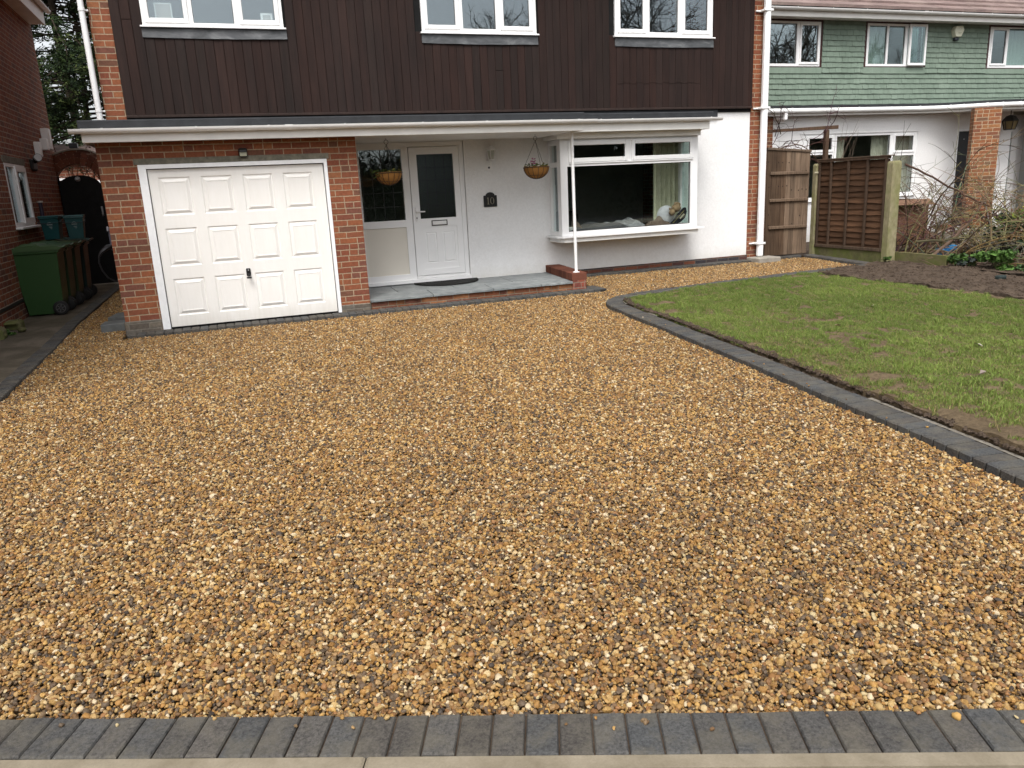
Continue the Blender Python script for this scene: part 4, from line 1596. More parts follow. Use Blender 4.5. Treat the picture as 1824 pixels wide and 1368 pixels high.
# downpipes
mb = MB()
mb.cbox(8.77, 8.882, 11.42, 11.52, .05, 5.0, .028)
mb.build('downpipe', M['upvc'], house)
dp = bpy.data.objects['downpipe']
for zb in (.27, 2.53, 4.05):
    mb = MB(); mb.cbox(8.735, 8.905, 11.41, 11.567, zb, zb + .035, .006)
    mb.cbox(8.66, 8.74, 11.535, 11.566, zb + .004, zb + .03, .004)
    mb.build('pipe_clip', M['upvc'], dp)
mb = MB(); mb.cbox(8.60, 9.06, 11.18, 11.54, -.06, .055, .012)
mb.build('drain_kerb', M['concrete'], house)
mb = MB()
mb.tube([(-1.305, 11.47, 2.47), (-1.305, 11.47, 5.0)], .036, 12)
dp2 = mb.build('downpipe', M['upvc'], house, smooth=True)
for zb in (2.62, 3.80):
    mb = MB(); mb.lathe([(.041, zb), (.041, zb + .03)], -1.305, 11.47, 12)
    mb.cbox(-1.30, -1.235, 11.50, 11.56, zb + .004, zb + .026, .004)
    mb.build('pipe_clip', M['upvc'], dp2)

# ------------------------------------------------------------------ small things on and by the main house
def hanging_basket(loc, label, flowers):
    t = thing('hanging_basket', label, 'hanging basket', loc, 'hanging baskets under the porch canopy')
    x, y, z = loc                                   # z = rim height
    R_ = .182
    mb = MB()
    prof = [(R_ * math.cos(a), z - R_ * .88 * math.sin(a)) for a in [math.pi / 2 * k / 8 * .985 for k in range(8, -1, -1)]]
    prof += [(R_ - .004, z + .012), (R_ - .03, z + .004), (.02, z - .006)]
    mb.lathe(prof, x, y, 26, (.36, .175, .052))
    mb.build('coir_liner', M['vcol_cloth'], t, smooth=True)
    mb = MB()
    for k in range(14):
        a = 2 * math.pi * k / 14
        mb.tube([(x + (R_ + .003) * math.cos(e) * math.cos(a), y + (R_ + .003) * math.cos(e) * math.sin(a), z - (R_ + .003) * .88 * math.sin(e)) for e in [math.pi / 2 * q / 7 for q in range(8)]], .0035, 5)
    mb.tube([(x + (R_ + .006) * math.cos(2 * math.pi * k / 28), y + (R_ + .006) * math.sin(2 * math.pi * k / 28), z) for k in range(29)], .006, 6)
    mb.tube([(x + (R_ * .72) * math.cos(2 * math.pi * k / 28), y + (R_ * .72) * math.sin(2 * math.pi * k / 28), z - R_ * .88 * .69) for k in range(29)], .0035, 5)
    mb.build('wire_frame', M['iron'], t)
    top = z + .37
    mb = MB()
    for a in (.5, 2.6, 4.7):
        p0 = Vector((x + R_ * math.cos(a), y + R_ * math.sin(a), z)); p1 = Vector((x, y, top))
        mb.tube([p0.lerp(p1, k / 12) + Vector((.002 * (-1) ** k, 0, 0)) for k in range(13)], .0028, 5)
    mb.tube([(x + .028 * math.cos(2 * math.pi * k / 14), y, top + .03 + .028 * math.sin(2 * math.pi * k / 14)) for k in range(15)], .003, 5)
    mb.tube([(x, y, top + .058), (x, y, 2.175)], .003, 5)
    mb.build('chain', M['iron'], t)
    mb = MB()
    rr = random.Random(int(x * 10))
    for k in range(70):
        a = rr.uniform(0, 6.28); r = R_ * math.sqrt(rr.random()) * .95
        h = rr.uniform(.005, .05)
        if not flowers and rr.random() < .35: a = rr.uniform(2.4, 3.9); r = R_ * rr.uniform(.9, 1.35); h = rr.uniform(-.06, .05)
        c = Vector((x + r * math.cos(a), y + r * math.sin(a), z + h))
        u = Vector((rr.uniform(-1, 1), rr.uniform(-1, 1), rr.uniform(-.3, .8))).normalized() * .022
        w = u.orthogonal().normalized() * .013
        g = rr.uniform(.6, 1.3)
        mb.poly([c - u, c + w, c + u, c - w], (.075 * g, .11 * g, .025 * g) if rr.random() < .8 else (.2 * g, .17 * g, .04))
    mb.build('foliage', M['leaf'], t)
    if flowers:
        mb = MB()
        for k in range(26):
            c = Vector((x - .055 + rr.gauss(0, .022), y - .02 + rr.gauss(0, .03), z + .045 + abs(rr.gauss(0, .028))))
            for q in range(3):
                u = Vector((rr.uniform(-1, 1), rr.uniform(-1, 1), rr.uniform(0, 1))).normalized() * .014
                w = u.cross(Vector((rr.uniform(-1, 1), rr.uniform(-1, 1), rr.uniform(-1, 1)))).normalized() * .009
                mb.poly([c, c + u + w, c + u * 1.3, c + u - w], rr.choice([(.42, .06, .22), (.5, .12, .32), (.35, .04, .2)]))
        mb.build('flower', M['leaf'], t)
    return t


hanging_basket((2.178, 10.75, 1.722), 'hanging coir basket with trailing green leaves in front of the glazed side panel', False)
hanging_basket((4.337, 10.75, 1.718), 'hanging coir basket with pink flowers beside the bay window', True)

lt = thing('wall_lantern', 'white coach lantern on the white wall between door and bay window', 'wall lamp', (3.90, 11.58, 1.8))
mb = MB()
mb.cbox(3.84, 3.94, 11.562, 11.579, 1.715, 1.87, .012)
mb.tube([(3.89, 11.565, 1.80), (3.895, 11.53, 1.80), (3.90, 11.50, 1.845), (3.908, 11.485, 1.875)], .010, 8)
mb.build('bracket', M['white_paint'], lt)
mb = MB()
cx, cy2 = 3.912, 11.485
mb.lathe([(.046, 1.862), (.05, 1.870), (.046, 1.876)], cx, cy2, 6)
mb.lathe([(.078, 2.004), (.078, 2.012), (.058, 2.035), (.03, 2.06), (.008, 2.066), (.008, 2.09), (.002, 2.10)], cx, cy2, 6)
for k in range(6):
    a = math.pi / 3 * k
    mb.tube([(cx + .044 * math.cos(a), cy2 + .044 * math.sin(a), 1.872), (cx + .070 * math.cos(a), cy2 + .070 * math.sin(a), 2.006)], .005, 5)
mb.build('cage', M['white_paint'], lt)
mb = MB()
mb.lathe([(.040, 1.874), (.065, 2.004)], cx, cy2, 6)
mb.build('glass', M['lamp_glass'], lt)
mb = MB(); mb.cbox(3.875, 3.903, 11.553, 11.563, 1.745, 1.772, .003)
mb.build('sensor', M['black_plastic'], lt)

pl = thing('number_plaque', 'black house number plaque reading 10 on the white wall', 'house sign', (3.885, 11.575, 1.27))
P_ = [(3.779, 1.178), (3.991, 1.178), (3.991, 1.345), (3.975, 1.350)]
P_ += [(3.885 + .072 * math.cos(a), 1.345 + .050 * math.sin(a)) for a in [math.pi * k / 10 for k in range(0, 11)]]
P_ += [(3.795, 1.350), (3.779, 1.345)]
mb = MB(); mb.prism(P_, 'y', 11.558, 11.578, (.012, .012, .013))
mb.build('plate', M['vcol_gloss'], pl, bevel=.002)
mb = MB()
gd_ = (.34, .30, .22)
mb.box(3.842, 3.852, 11.5555, 11.559, 1.222, 1.318, gd_)
mb.box(3.832, 3.862, 11.5556, 11.559, 1.216, 1.222, gd_)
mb.poly([(3.830, 11.5556, 1.300), (3.842, 11.5556, 1.306), (3.842, 11.5556, 1.318), (3.838, 11.5556, 1.314)], gd_)
n = 24
for k in range(n):
    a0, a1 = 2 * math.pi * k / n, 2 * math.pi * (k + 1) / n
    th = lambda a: .0035 + .006 * abs(math.cos(a))
    o1 = lambda a: (3.912 + .031 * math.cos(a), 1.267 + .051 * math.sin(a))
    i1 = lambda a: (3.912 + (.031 - th(a)) * math.cos(a), 1.267 + (.051 - .0035) * math.sin(a))
    q = [o1(a0), o1(a1), i1(a1), i1(a0)]
    mb.prism(q, 'y', 11.5556, 11.559, gd_)
mb.build('numerals', M['vcol_gloss'], pl)

sl_ = thing('solar_light', 'small black solar security light above the garage door', 'security light', (.323, 10.27, 2.01))
mb = MB()
mb.cbox(.272, .375, YG - .052, YG - .001, 1.962, 2.070, .014, (.02, .02, .02))
mb.prism([(YG - .05, 2.035), (YG - .075, 2.02), (YG - .075, 2.045), (YG - .05, 2.066)], 'x', .285, .362, (.02, .02, .02))
mb.build('housing', M['vcol_gloss'], sl_)
mb = MB(); mb.cbox(.283, .364, YG - .060, YG - .051, 1.975, 2.028, .006, (.42, .42, .31))
mb.build('diffuser', M['vcol_gloss'], sl_)

# doormat
mb = MB()
pts = []
for k in range(25):
    a = math.pi + math.pi * k / 24
    pts.append((3.075 + .50 * math.cos(a), 11.50 + .52 * math.sin(a)))
mb.prism(pts, 'z', .1005, .122)
tag(mb.build('doormat', M['rubber_mat'], bevel=.005), 'black half moon doormat on the slate step', 'doormat')

# loose slate slabs by the garage corner
for i, (x, y, z, rz, w, d, lab) in enumerate(((-1.43, 10.72, -.03, .06, .34, .30, 'loose grey slate slab lying nearest the garage corner'),
                                             (-1.42, 11.42, -.03, -.1, .30, .42, 'loose grey slate slab lying further back beside the garage wall'))):
    mb = MB()
    c, s = math.cos(rz), math.sin(rz)
    pp = [(-w / 2, -d / 2), (w / 2, -d / 2 - .02), (w / 2 - .01, d / 2), (-w / 2 + .03, d / 2 + .02)]
    mb.prism([(x + c * a - s * b, y + s * a + c * b) for a, b in pp], 'z', z - .02, z + .085, (.5, .5, .5))
    tag(mb.build('slate_slab', M['slate'], bevel=.006), lab, 'slab', 'loose slate slabs')

# car charger on the garage side wall
ev = thing('car_charger', 'grey car charger with looped black cable on the garage side wall', 'car charger', (-1.27, 11.15, 1.0))
mb = MB()
mb.cbox(-1.39, -1.271, 11.06, 11.26, .90, 1.225, .03, (.115, .115, .15))
mb.build('body', M['vcol_gloss'], ev)
mb = MB(); mb.cbox(-1.398, -1.376, 11.055, 11.075, 1.16, 1.218, .006, (.4, .4, .46))
mb.build('trim', M['vcol_gloss'], ev)
mb = MB()
mb.tube([(-1.37, 11.08, .97), (-1.42, 11.05, .965), (-1.50, 11.03, .91), (-1.53, 11.03, .86)], [.030, .034, .022, .015], 8, (.02, .02, .022))
mb.build('plug', M['vcol_gloss'], ev, smooth=True)
mb = MB()
mb.tube([(-1.528, 11.03, .87), (-1.545, 11.03, .78), (-1.525, 11.04, .68), (-1.475, 11.06, .58), (-1.40, 11.09, .525), (-1.33, 11.12, .53), (-1.29, 11.16, .62)], .010, 8, (.02, .02, .022))
mb.build('cable', M['vcol_gloss'], ev, smooth=True)
mb = MB(); mb.cbox(-1.31, -1.271, 11.10, 11.2, .78, .885, .01, (.13, .11, .19))
mb.build('holster', M['vcol_gloss'], ev)

# ------------------------------------------------------------------ things behind the glass
mb = MB()
n = 60
pts = []
for k in range(n + 1):
    t = k / n
    pts.append((6.80 + .52 * t, 11.64 + .05 * math.sin(t * 34) + .02 * math.sin(t * 71 + 1)))
back = [(x, y + .012) for x, y in pts[::-1]]
mb.prism(pts + back, 'z', .80, 2.14, (.60, .60, .45))
tag(mb.build('curtain', M['vcol_cloth'], smooth=True), 'cream curtain gathered at the right side of the bay window', 'curtain')


def heap(name, x0, x1, y0, y1, z, h, col, seed, label, cat):
    mb = MB()
    nx, ny = 26, 10
    rr = random.Random(seed)
    ph = [rr.uniform(0, 6.28) for _ in range(6)]
    g = []
    for i in range(nx + 1):
        for j in range(ny + 1):
            u, v = i / nx, j / ny
            e = (math.sin(math.pi * u) * math.sin(math.pi * v)) ** .35 if 0 < u < 1 and 0 < v < 1 else 0
            hh = h * e * (.7 + .2 * math.sin(u * 9 + ph[0] + v * 3) + .12 * math.sin(u * 19 + ph[1]) + .1 * math.sin(v * 12 + ph[2]))
            mb.v.append((x0 + (x1 - x0) * u, y0 + (y1 - y0) * v, z + hh))
    for i in range(nx):
        for j in range(ny):
            a = i * (ny + 1) + j
            mb.f.append((a, a + ny + 1, a + ny + 2, a + 1)); mb.c.append(col)
    k = len(mb.v)
    mb.v += [(x0, y0, z - .0), (x1, y0, z), (x1, y1, z), (x0, y1, z)]
    mb.f.append((k, k + 3, k + 2, k + 1)); mb.c.append(col)
    return tag(mb.build(name, M['vcol_cloth'], smooth=True), label, cat)


heap('blanket', 5.04, 6.25, 11.24, 11.85, .701, .15, (.075, .075, .08), 1, 'dark grey blanket bunched on the sill inside the bay window', 'blanket')
heap('throw', 5.85, 6.55, 11.40, 11.95, .701, .18, (.24, .24, .25), 2, 'pale grey throw crumpled behind the dark blanket in the bay', 'throw')
heap('cushion', 6.42, 6.92, 11.22, 11.42, .701, .17, (.13, .095, .075), 3, 'flat brown cushion lying inside the bay window', 'cushion')
mb = MB()
mb.ball((6.92, 11.47, .875), (.17, .07, .165), (.50, .50, .53), 16, 10)
tag(mb.build('cushion', M['vcol_cloth'], smooth=True), 'pale round cushion standing against the curtain in the bay', 'cushion')
ted = thing('teddy_bear', 'tan teddy bear lying on its side in the bay window', 'soft toy', (7.0, 11.36, .9))
mb = MB()
tan = (.27, .19, .115)
mb.ball((7.055, 11.37, .99), (.085, .07, .068), tan)
mb.ball((6.96, 11.34, .925), (.055, .05, .055), tan)
mb.ball((7.10, 11.40, 1.04), (.055, .05, .045), (.22, .15, .09))
mb.ball((6.925, 11.35, .985), (.022, .014, .022), (.22, .15, .09))
mb.ball((7.03, 11.36, 1.065), (.02, .014, .024), (.22, .15, .09))
mb.build('body', M['vcol_cloth'], ted, smooth=True)
cap = thing('cap', 'black cap with gold lettering propped inside the bay window', 'cap', (7.08, 11.22, .8))
mb = MB()
cv = [(6.865, .755), (6.93, .80), (7.02, .905), (7.09, .965), (7.145, 1.005), (7.16, .93), (7.135, .835), (7.06, .775), (6.97, .735), (6.89, .725)]
mb.prism(cv, 'y', 11.20, 11.29, (.016, .017, .02))
mb.build('crown', M['vcol_cloth'], cap, bevel=.02, seg=3)
mb = MB()
A_, B_ = Vector((6.89, 0, .765)), Vector((7.10, 0, .955))
dv = (B_ - A_); 
for k in range(18):                                   # worn gold letters and braid, too small to read in the photo
    t0 = k / 18
    p = A_ + dv * (t0 + .01); q = A_ + dv * (t0 + .040)
    off = Vector((.012, 0, -.012))
    mb.poly([(p.x, 11.1985, p.z), (q.x, 11.1985, q.z), (q.x + .004, 11.1985, q.z - .007), (p.x + .004, 11.1985, p.z - .007)], (.42, .36, .12))
for k in range(6):
    t0 = .50 + k * .065
    p = A_ + dv * t0 + Vector((.022, 0, -.022))
    mb.poly([(p.x, 11.1985, p.z), (p.x + .010, 11.1985, p.z + .008), (p.x + .024, 11.1985, p.z - .016), (p.x + .015, 11.1985, p.z - .022)], (.5, .47, .33))
mb.build('lettering', M['vcol_cloth'], cap)
mb = MB(); mb.cbox(5.06, 5.22, 11.3, 11.36, .70, .80, .02, (.5, .5, .5)); 
mb.prism([(5.16, .70), (5.40, .70), (5.28, .86), (5.20, .93)], 'y', 11.38, 11.46, (.16, .12, .09))
tag(mb.build('cushion', M['vcol_cloth'], bevel=.02, seg=3), 'brown and grey cushion in the left corner of the bay window', 'cushion')
# furniture silhouettes in the dim room
sofa = thing('sofa', 'dark sofa just visible in the room behind the bay window', 'sofa', (5.6, 13.4, .05))
mb = MB(); mb.cbox(4.7, 6.4, 13.0, 13.8, .05, .5, .06, (.07, .06, .05)); mb.build('seat', M['vcol_cloth'], sofa)
mb = MB(); mb.cbox(4.7, 6.4, 13.72, 13.95, .40, .95, .08, (.07, .06, .05)); mb.build('backrest', M['vcol_cloth'], sofa)
for i, (a, b, c, d, lab) in enumerate(((5.72, 5.98, 1.45, 1.85, 'left dark picture on the back wall of the bay window room'), (6.25, 6.55, 1.45, 1.9, 'right dark picture on the back wall of the bay window room'))):
    mb = MB(); mb.cbox(a, b, 15.17, 15.198, c, d, .006, (.035, .03, .025))
    tag(mb.build('picture', M['vcol_gloss']), lab, 'picture', 'pictures in the bay window room')
pf = thing('photo_frame', 'larger picture frame back leaning in the left light of the first upstairs window', 'picture frame', (-.38, 11.73, 3.71))
mb = MB(); wall(mb, 'y', 11.70, 11.72, -.49, -.28, 3.71, 3.968, [(-.475, -.295, 3.72, 3.955)], (.62, .66, .64)); mb.build('frame', M['vcol_gloss'], pf)
mb = MB(); mb.box(-.478, -.292, 11.702, 11.71, 3.718, 3.957, (.34, .32, .29)); mb.build('backing', M['vcol_gloss'], pf)
pf = thing('photo_frame', 'smaller white picture frame in the right light of the first upstairs window', 'picture frame', (.89, 11.73, 3.71))
mb = MB(); wall(mb, 'y', 11.70, 11.72, .815, .97, 3.71, 3.875, [(.845, .945, 3.72, 3.85)], (.75, .76, .75)); mb.build('frame', M['vcol_gloss'], pf)
mb = MB(); mb.box(.84, .95, 11.702, 11.71, 3.715, 3.855, (.42, .40, .38)); mb.build('backing', M['vcol_gloss'], pf)
for a, b in ((-.64, 1.08), (2.99, 4.73), (6.05, 7.8)):
    mb = MB(); mb.box(a, b, 11.60, 11.80, 3.66, 3.70); mb.build('window_board', M['white_paint'], house)

# ------------------------------------------------------------------ left neighbour, passage, gate
lh = thing('house', 'red brick house on the left with white eaves and a narrow side window', 'house', (-2.75, 12.5, 0))
lw = (12.80, 14.02, 1.235, 2.115)
mb = wall(MB(), 'x', -2.75, -3.0, 6.0, 16.74, -.2, 5.0, [(lw[0], lw[1], lw[2], lw[3])])
wall(mb, 'y', 16.5, 16.74, -9.0, -3.0, -.2, 5.0)
wall(mb, 'y', 6.0, 6.25, -9.0, -3.0, -.2, 5.0)
wall(mb, 'x', -9.0, -8.75, 6.25, 16.5, -.2, 5.0)
mb.build('wall', M['brick_left'], lh)
mb = MB(); mb.box(-4.4, -4.3, 11.8, 15.2, .4, 2.6); mb.build('interior_wall', M['interior'], lh)
mb = MB()
mb.prism([(-2.40, 4.86), (-5.9, 7.2), (-9.4, 4.86)], 'y', 5.8, 16.9)
mb.build('roof', M['rooftile'], lh)
mb = MB()
mb.cbox(-2.755, -2.52, 5.8, 16.60, 4.60, 4.63, .003)
mb.cbox(-2.53, -2.50, 5.8, 16.62, 4.585, 4.86, .003)
mb.cbox(-2.76, -2.50, 16.60, 16.63, 4.60, 5.0, .003)
mb.build('eaves_board', M['fascia'], lh)
mb = MB()
P = [(-2.445 - .05 * math.cos(math.pi * i / 8), 4.85 - .05 * math.sin(math.pi * i / 8)) for i in range(9)]
mb.prism(P, 'y', 5.8, 16.75)
mb.build('gutter', M['white_paint'], lh)
# side window (opening light towards the back), sits in the wall facing +X
mb = wall(MB(), 'x', -2.80, -2.745, lw[0], lw[1], lw[2], lw[3], [(lw[0] + .05, 13.30, lw[2] + .06, lw[3] - .05), (13.36, lw[1] - .05, lw[2] + .06, lw[3] - .05)])
wf = mb.build('window', M['upvc'], lh, bevel=.004)
mb = wall(MB(), 'x', -2.775, -2.728, 13.345, lw[1] - .03, lw[2] + .04, lw[3] - .03, [(13.42, lw[1] - .10, lw[2] + .115, lw[3] - .10)])
mb.build('sash', M['upvc'], wf, bevel=.006)
mb = MB()
mb.box(-2.785, -2.78, lw[0] + .04, 13.31, lw[2] + .05, lw[3] - .04)
mb.box(-2.760, -2.755, 13.41, lw[1] - .09, lw[2] + .105, lw[3] - .09)
mb.build('pane', M['wall_glass'], wf)
mb = MB(); mb.cbox(-2.79, -2.66, lw[0] - .03, lw[1] + .12, lw[2] - .035, lw[2] - .002, .006); mb.build('sill', M['upvc'], wf)
mb = MB(); mb.cbox(-2.76, -2.738, lw[0] - .06, lw[1] + .06, lw[3] + .004, lw[3] + .10, .005); mb.build('lintel', M['lintel'], lh)
mb = MB(); mb.box(-3.0, -2.97, 11.6, 15.2, .15, 1.2); 
# dark damp course / plinth band low on the wall
mb = MB(); mb.cbox(-2.752, -2.735, 9.0, 12.9, .24, .285, .004, (.03, .025, .022)); mb.build('damp_course', M['vcol'], lh)
fl = thing('floodlight', 'black floodlight on the left brick wall beside the side window', 'floodlight', (-2.75, 14.6, 2.2))
mb = MB()
mb.cbox(-2.749, -2.70, 14.45, 14.78, 2.06, 2.24, .03, (.03, .03, .03))
mb.tube([(-2.70, 14.6, 2.2), (-2.63, 14.55, 2.22)], .03, 10, (.03, .03, .03))
mb.build('housing', M['vcol_gloss'], fl)
mb = MB(); mb.tube([(-2.66, 14.52, 2.235), (-2.60, 14.36, 2.25)], [.05, .062], 14, (.05, .05, .05)); mb.build('lamp_head', M['vcol_gloss'], fl, smooth=True)
mb = MB(); mb.tube([(-2.599, 14.358, 2.25), (-2.598, 14.354, 2.25)], .054, 14, (.5, .5, .5)); mb.build('lens', M['vcol_gloss'], fl)
jb_ = MB(); jb_.cbox(-2.749, -2.66, 15.0, 15.16, 2.30, 2.53, .01); 
tag(jb_.build('junction_box', M['white_paint']), 'white box on the left brick wall above the floodlight', 'box')
mb = MB(); mb.cbox(-2.749, -2.64, 15.55, 15.72, 2.43, 2.62, .01); mb.cbox(-2.749, -2.62, 15.75, 15.93, 2.45, 2.80, .012)
tag(mb.build('junction_box', M['white_paint']), 'pair of white boxes at the far corner of the left brick wall', 'box')
mb = MB(); mb.tube([(-2.68, 14.30, .0), (-2.68, 14.30, 1.57)], .03, 10, (.035, .028, .045)); mb.tube([(-2.68, 14.30, 1.565), (-2.68, 14.30, 1.59)], .043, 10, (.55, .52, .47))
tag(mb.build('pipe', M['vcol_gloss'], smooth=True), 'dark upright pipe with a pale cap beside the teal caddies', 'pipe')

ar = thing('archway', 'brick archway between the two houses over the black gate', 'archway', (-2.05, 16.5, 0))
mb = MB()
cxA, czA, RA = -2.415, 1.86, .375
out = []
zt = lambda x: 2.47 - .55 * (x + 2.35) ** 2 - (.12 if x > -2.2 else 0) * (x + 2.2)
arc = [(cxA + RA * math.cos(a), czA + RA * math.sin(a)) for a in [math.pi * k / 20 for k in range(21)]]      # right to left
# wall over the arch built as quads between the curve and the top line
for ya, yb in ((16.5, 16.74),):
    for k in range(20):
        p, q = arc[k], arc[k + 1]
        tp, tq = (p[0], zt(p[0])), (q[0], zt(q[0]))
        if k == 0: tp = (p[0], zt(p[0]))
        mb.prism([q, p, tp, tq], 'y', ya, yb)
    mb.box(-2.75, cxA - RA, ya, yb, -.05, zt(-2.7))
    mb.box(cxA + RA, -1.28, ya, yb, -.05, 2.25)
mb.build('wall', M['brick_left'], ar)
mb = MB()
for k in range(14):
    a0, a1 = math.pi * k / 14 + .012, math.pi * (k + 1) / 14 - .012
    kk = random.uniform(.55, 1.0)
    q = [(cxA + r * math.cos(a), czA + r * math.sin(a)) for r, a in ((RA - .002, a0), (RA + .105, a0), (RA + .105, a1), (RA - .002, a1))]
    mb.prism(q, 'y', 16.485, 16.51, (.17 * kk, .06 * kk, .035 * kk))
    q = [(cxA + r * math.cos(a), czA + r * math.sin(a)) for r, a in ((RA + .112, a0), (RA + .205, a0), (RA + .205, a1), (RA + .112, a1))]
    mb.prism(q, 'y', 16.488, 16.51, (.15 * kk, .055 * kk, .035 * kk))
mb.build('arch_ring', M['vcol_cloth'], ar)
mb = MB()
pts = [(-2.75 + .08 * k, zt(-2.75 + .08 * k) + .002) for k in range(17)]
for k in range(16):
    a, b = pts[k], pts[k + 1]
    mb.prism([(a[0], a[1]), (b[0], b[1]), (b[0], b[1] + .03), (a[0], a[1] + .03)], 'y', 16.46, 16.78)
mb.build('coping', M['concrete'], ar)
gt = thing('gate', 'black arched side gate in the brick archway', 'gate', (-2.42, 16.62, 0))
mb = MB()
top = [(cxA + .365 * math.cos(a), 1.80 + .235 * math.sin(a)) for a in [math.pi * k / 16 for k in range(17)]]
mb.prism([(-2.78, .03), (-2.05, .03)] + top, 'y', 16.60, 16.645)
for k in range(7): mb.box(-2.78 + .104 * k - .003, -2.78 + .104 * k + .003, 16.596, 16.600, .06, 1.78)
mb.build('board_panel', M['dark_paint'], gt)
mb = MB(); mb.cbox(-2.125, -2.095, 16.57, 16.6, 1.28, 1.46, .006, (.3, .3, .31)); mb.tube([(-2.11, 16.575, 1.33), (-2.11, 16.54, 1.325)], .014, 8, (.5, .5, .5)); mb.build('handle', M['vcol_gloss'], gt)
mb = MB(); mb.box(-2.78, -2.03, 16.55, 16.66, -.02, .03); mb.build('sill', M['concrete'], gt)
mb = MB(); mb.ball((-2.43, 16.585, 1.965), (.048, .03, .048), (.36, .36, .36), 14, 8)
tag(mb.build('gate_lamp', M['vcol_gloss'], smooth=True), 'round grey bulkhead lamp at the top of the black gate', 'lamp')
mb = MB(); mb.cbox(-2.47, -2.33, 16.52, 16.66, 2.505, 2.60, .012, (.03, .033, .04)); tag(mb.build('pot', M['vcol_gloss']), 'small dark box sitting on top of the brick archway', 'box')

# wheelie bins and caddies
def make_bin(loc, label, body, lid):
    t = thing('wheelie_bin', label, 'wheelie bin', loc, 'green wheelie bins along the left wall')
    x, y, z = loc                                # base centre
    mb = MB()
    def ring(x0, x1, y0, y1, zz): return [(x + x0, y + y0, z + zz), (x + x1, y + y0, z + zz), (x + x1, y + y1, z + zz), (x + x0, y + y1, z + zz)]
    rings = [ring(-.215, .20, -.20, .20, .02), ring(-.235, .235, -.215, .215, .20), ring(-.29, .275, -.245, .245, .86), ring(-.31, .30, -.262, .262, .862), ring(-.31, .30, -.262, .262, .905)]
    for k, r in enumerate(rings):
        i = len(mb.v); mb.v += r
        if k:
            for q in range(4): mb.f.append((i - 4 + q, i - 4 + (q + 1) % 4, i + (q + 1) % 4, i + q)); mb.c.append(body)
        else: mb.f.append((i, i + 3, i + 2, i + 1)); mb.c.append(body)
    mb.f.append((len(mb.v) - 4, len(mb.v) - 3, len(mb.v) - 2, len(mb.v) - 1)); mb.c.append(body)
    mb.build('body', M['vcol_gloss'], t, bevel=.018, seg=3)
    mb = MB()
    prof = [(-.345, .895), (-.345, .92), (-.315, .94), (-.22, .958), (-.20, .975), (.05, .985), (.09, .968), (.30, .955), (.335, .94), (.335, .915), (.31, .90)]
    mb.prism([(x + a, z + b) for a, b in prof], 'y', y - .272, y + .272, lid)
    mb.cbox(x - .19, x + .04, y - .16, y + .16, z + .965, z + .992, .01, tuple(c * 1.1 for c in lid))
    mb.build('lid', M['vcol_gloss'], t, bevel=.01, seg=2)
    mb = MB(); mb.tube([(x + .335, y - .19, z + .93), (x + .37, y - .19, z + .945), (x + .37, y + .19, z + .945), (x + .335, y + .19, z + .93)], .014, 8, body); mb.build('handle', M['vcol_gloss'], t)
    for s in (-1, 1):
        yw = y + s * .245
        mb = MB()
        mb.tube([(x + .20, yw - .026, z + .10), (x + .20, yw - .020, z + .10), (x + .20, yw + .020, z + .10), (x + .20, yw + .026, z + .10)], [.085, .1, .1, .085], 22, (.014, .014, .014))
        w = mb.build('wheel', M['vcol'], t, smooth=True)
        mb = MB()
        yo = yw + s * .0275
        for k in range(20):
            a, b = 2 * math.pi * k / 20, 2 * math.pi * (k + 1) / 20
            mb.poly([(x + .20 + r * math.cos(q), yo, z + .10 + r * math.sin(q)) for r, q in ((.056, a), (.062, a), (.062, b), (.056, b))], (.12, .12, .12))
        for k in range(6):
            a = math.pi / 3 * k + .3
            d = Vector((math.cos(a), math.sin(a))); nrm = Vector((-d.y, d.x)) * .005
            mb.poly([(x + .20 + p.x, yo, z + .10 + p.y) for p in (d * .012 + nrm, d * .056 + nrm, d * .056 - nrm, d * .012 - nrm)], (.10, .10, .10))
        mb.build('hub', M['vcol'], w)
    mb = MB(); mb.tube([(x + .20, y - .24, z + .10), (x + .20, y + .24, z + .10)], .012, 8, (.1, .1, .1)); mb.build('axle', M['vcol'], t)
    return t


gb, gl_ = (.028, .074, .022), (.052, .10, .038)
make_bin((-2.50, 12.57, .012), 'nearest green wheelie bin with its wheel towards the gravel', gb, gl_)
make_bin((-2.49, 13.16, .012), 'second green wheelie bin in the row by the left wall', (.022, .05, .02), (.045, .095, .045))
make_bin((-2.47, 13.76, .012), 'third green wheelie bin in the row, beneath the teal caddies', (.03, .05, .02), (.075, .11, .04))
make_bin((-2.44, 14.36, .012), 'farthest dark teal wheelie bin in the row before the gate', (.014, .035, .03), (.016, .06, .05))


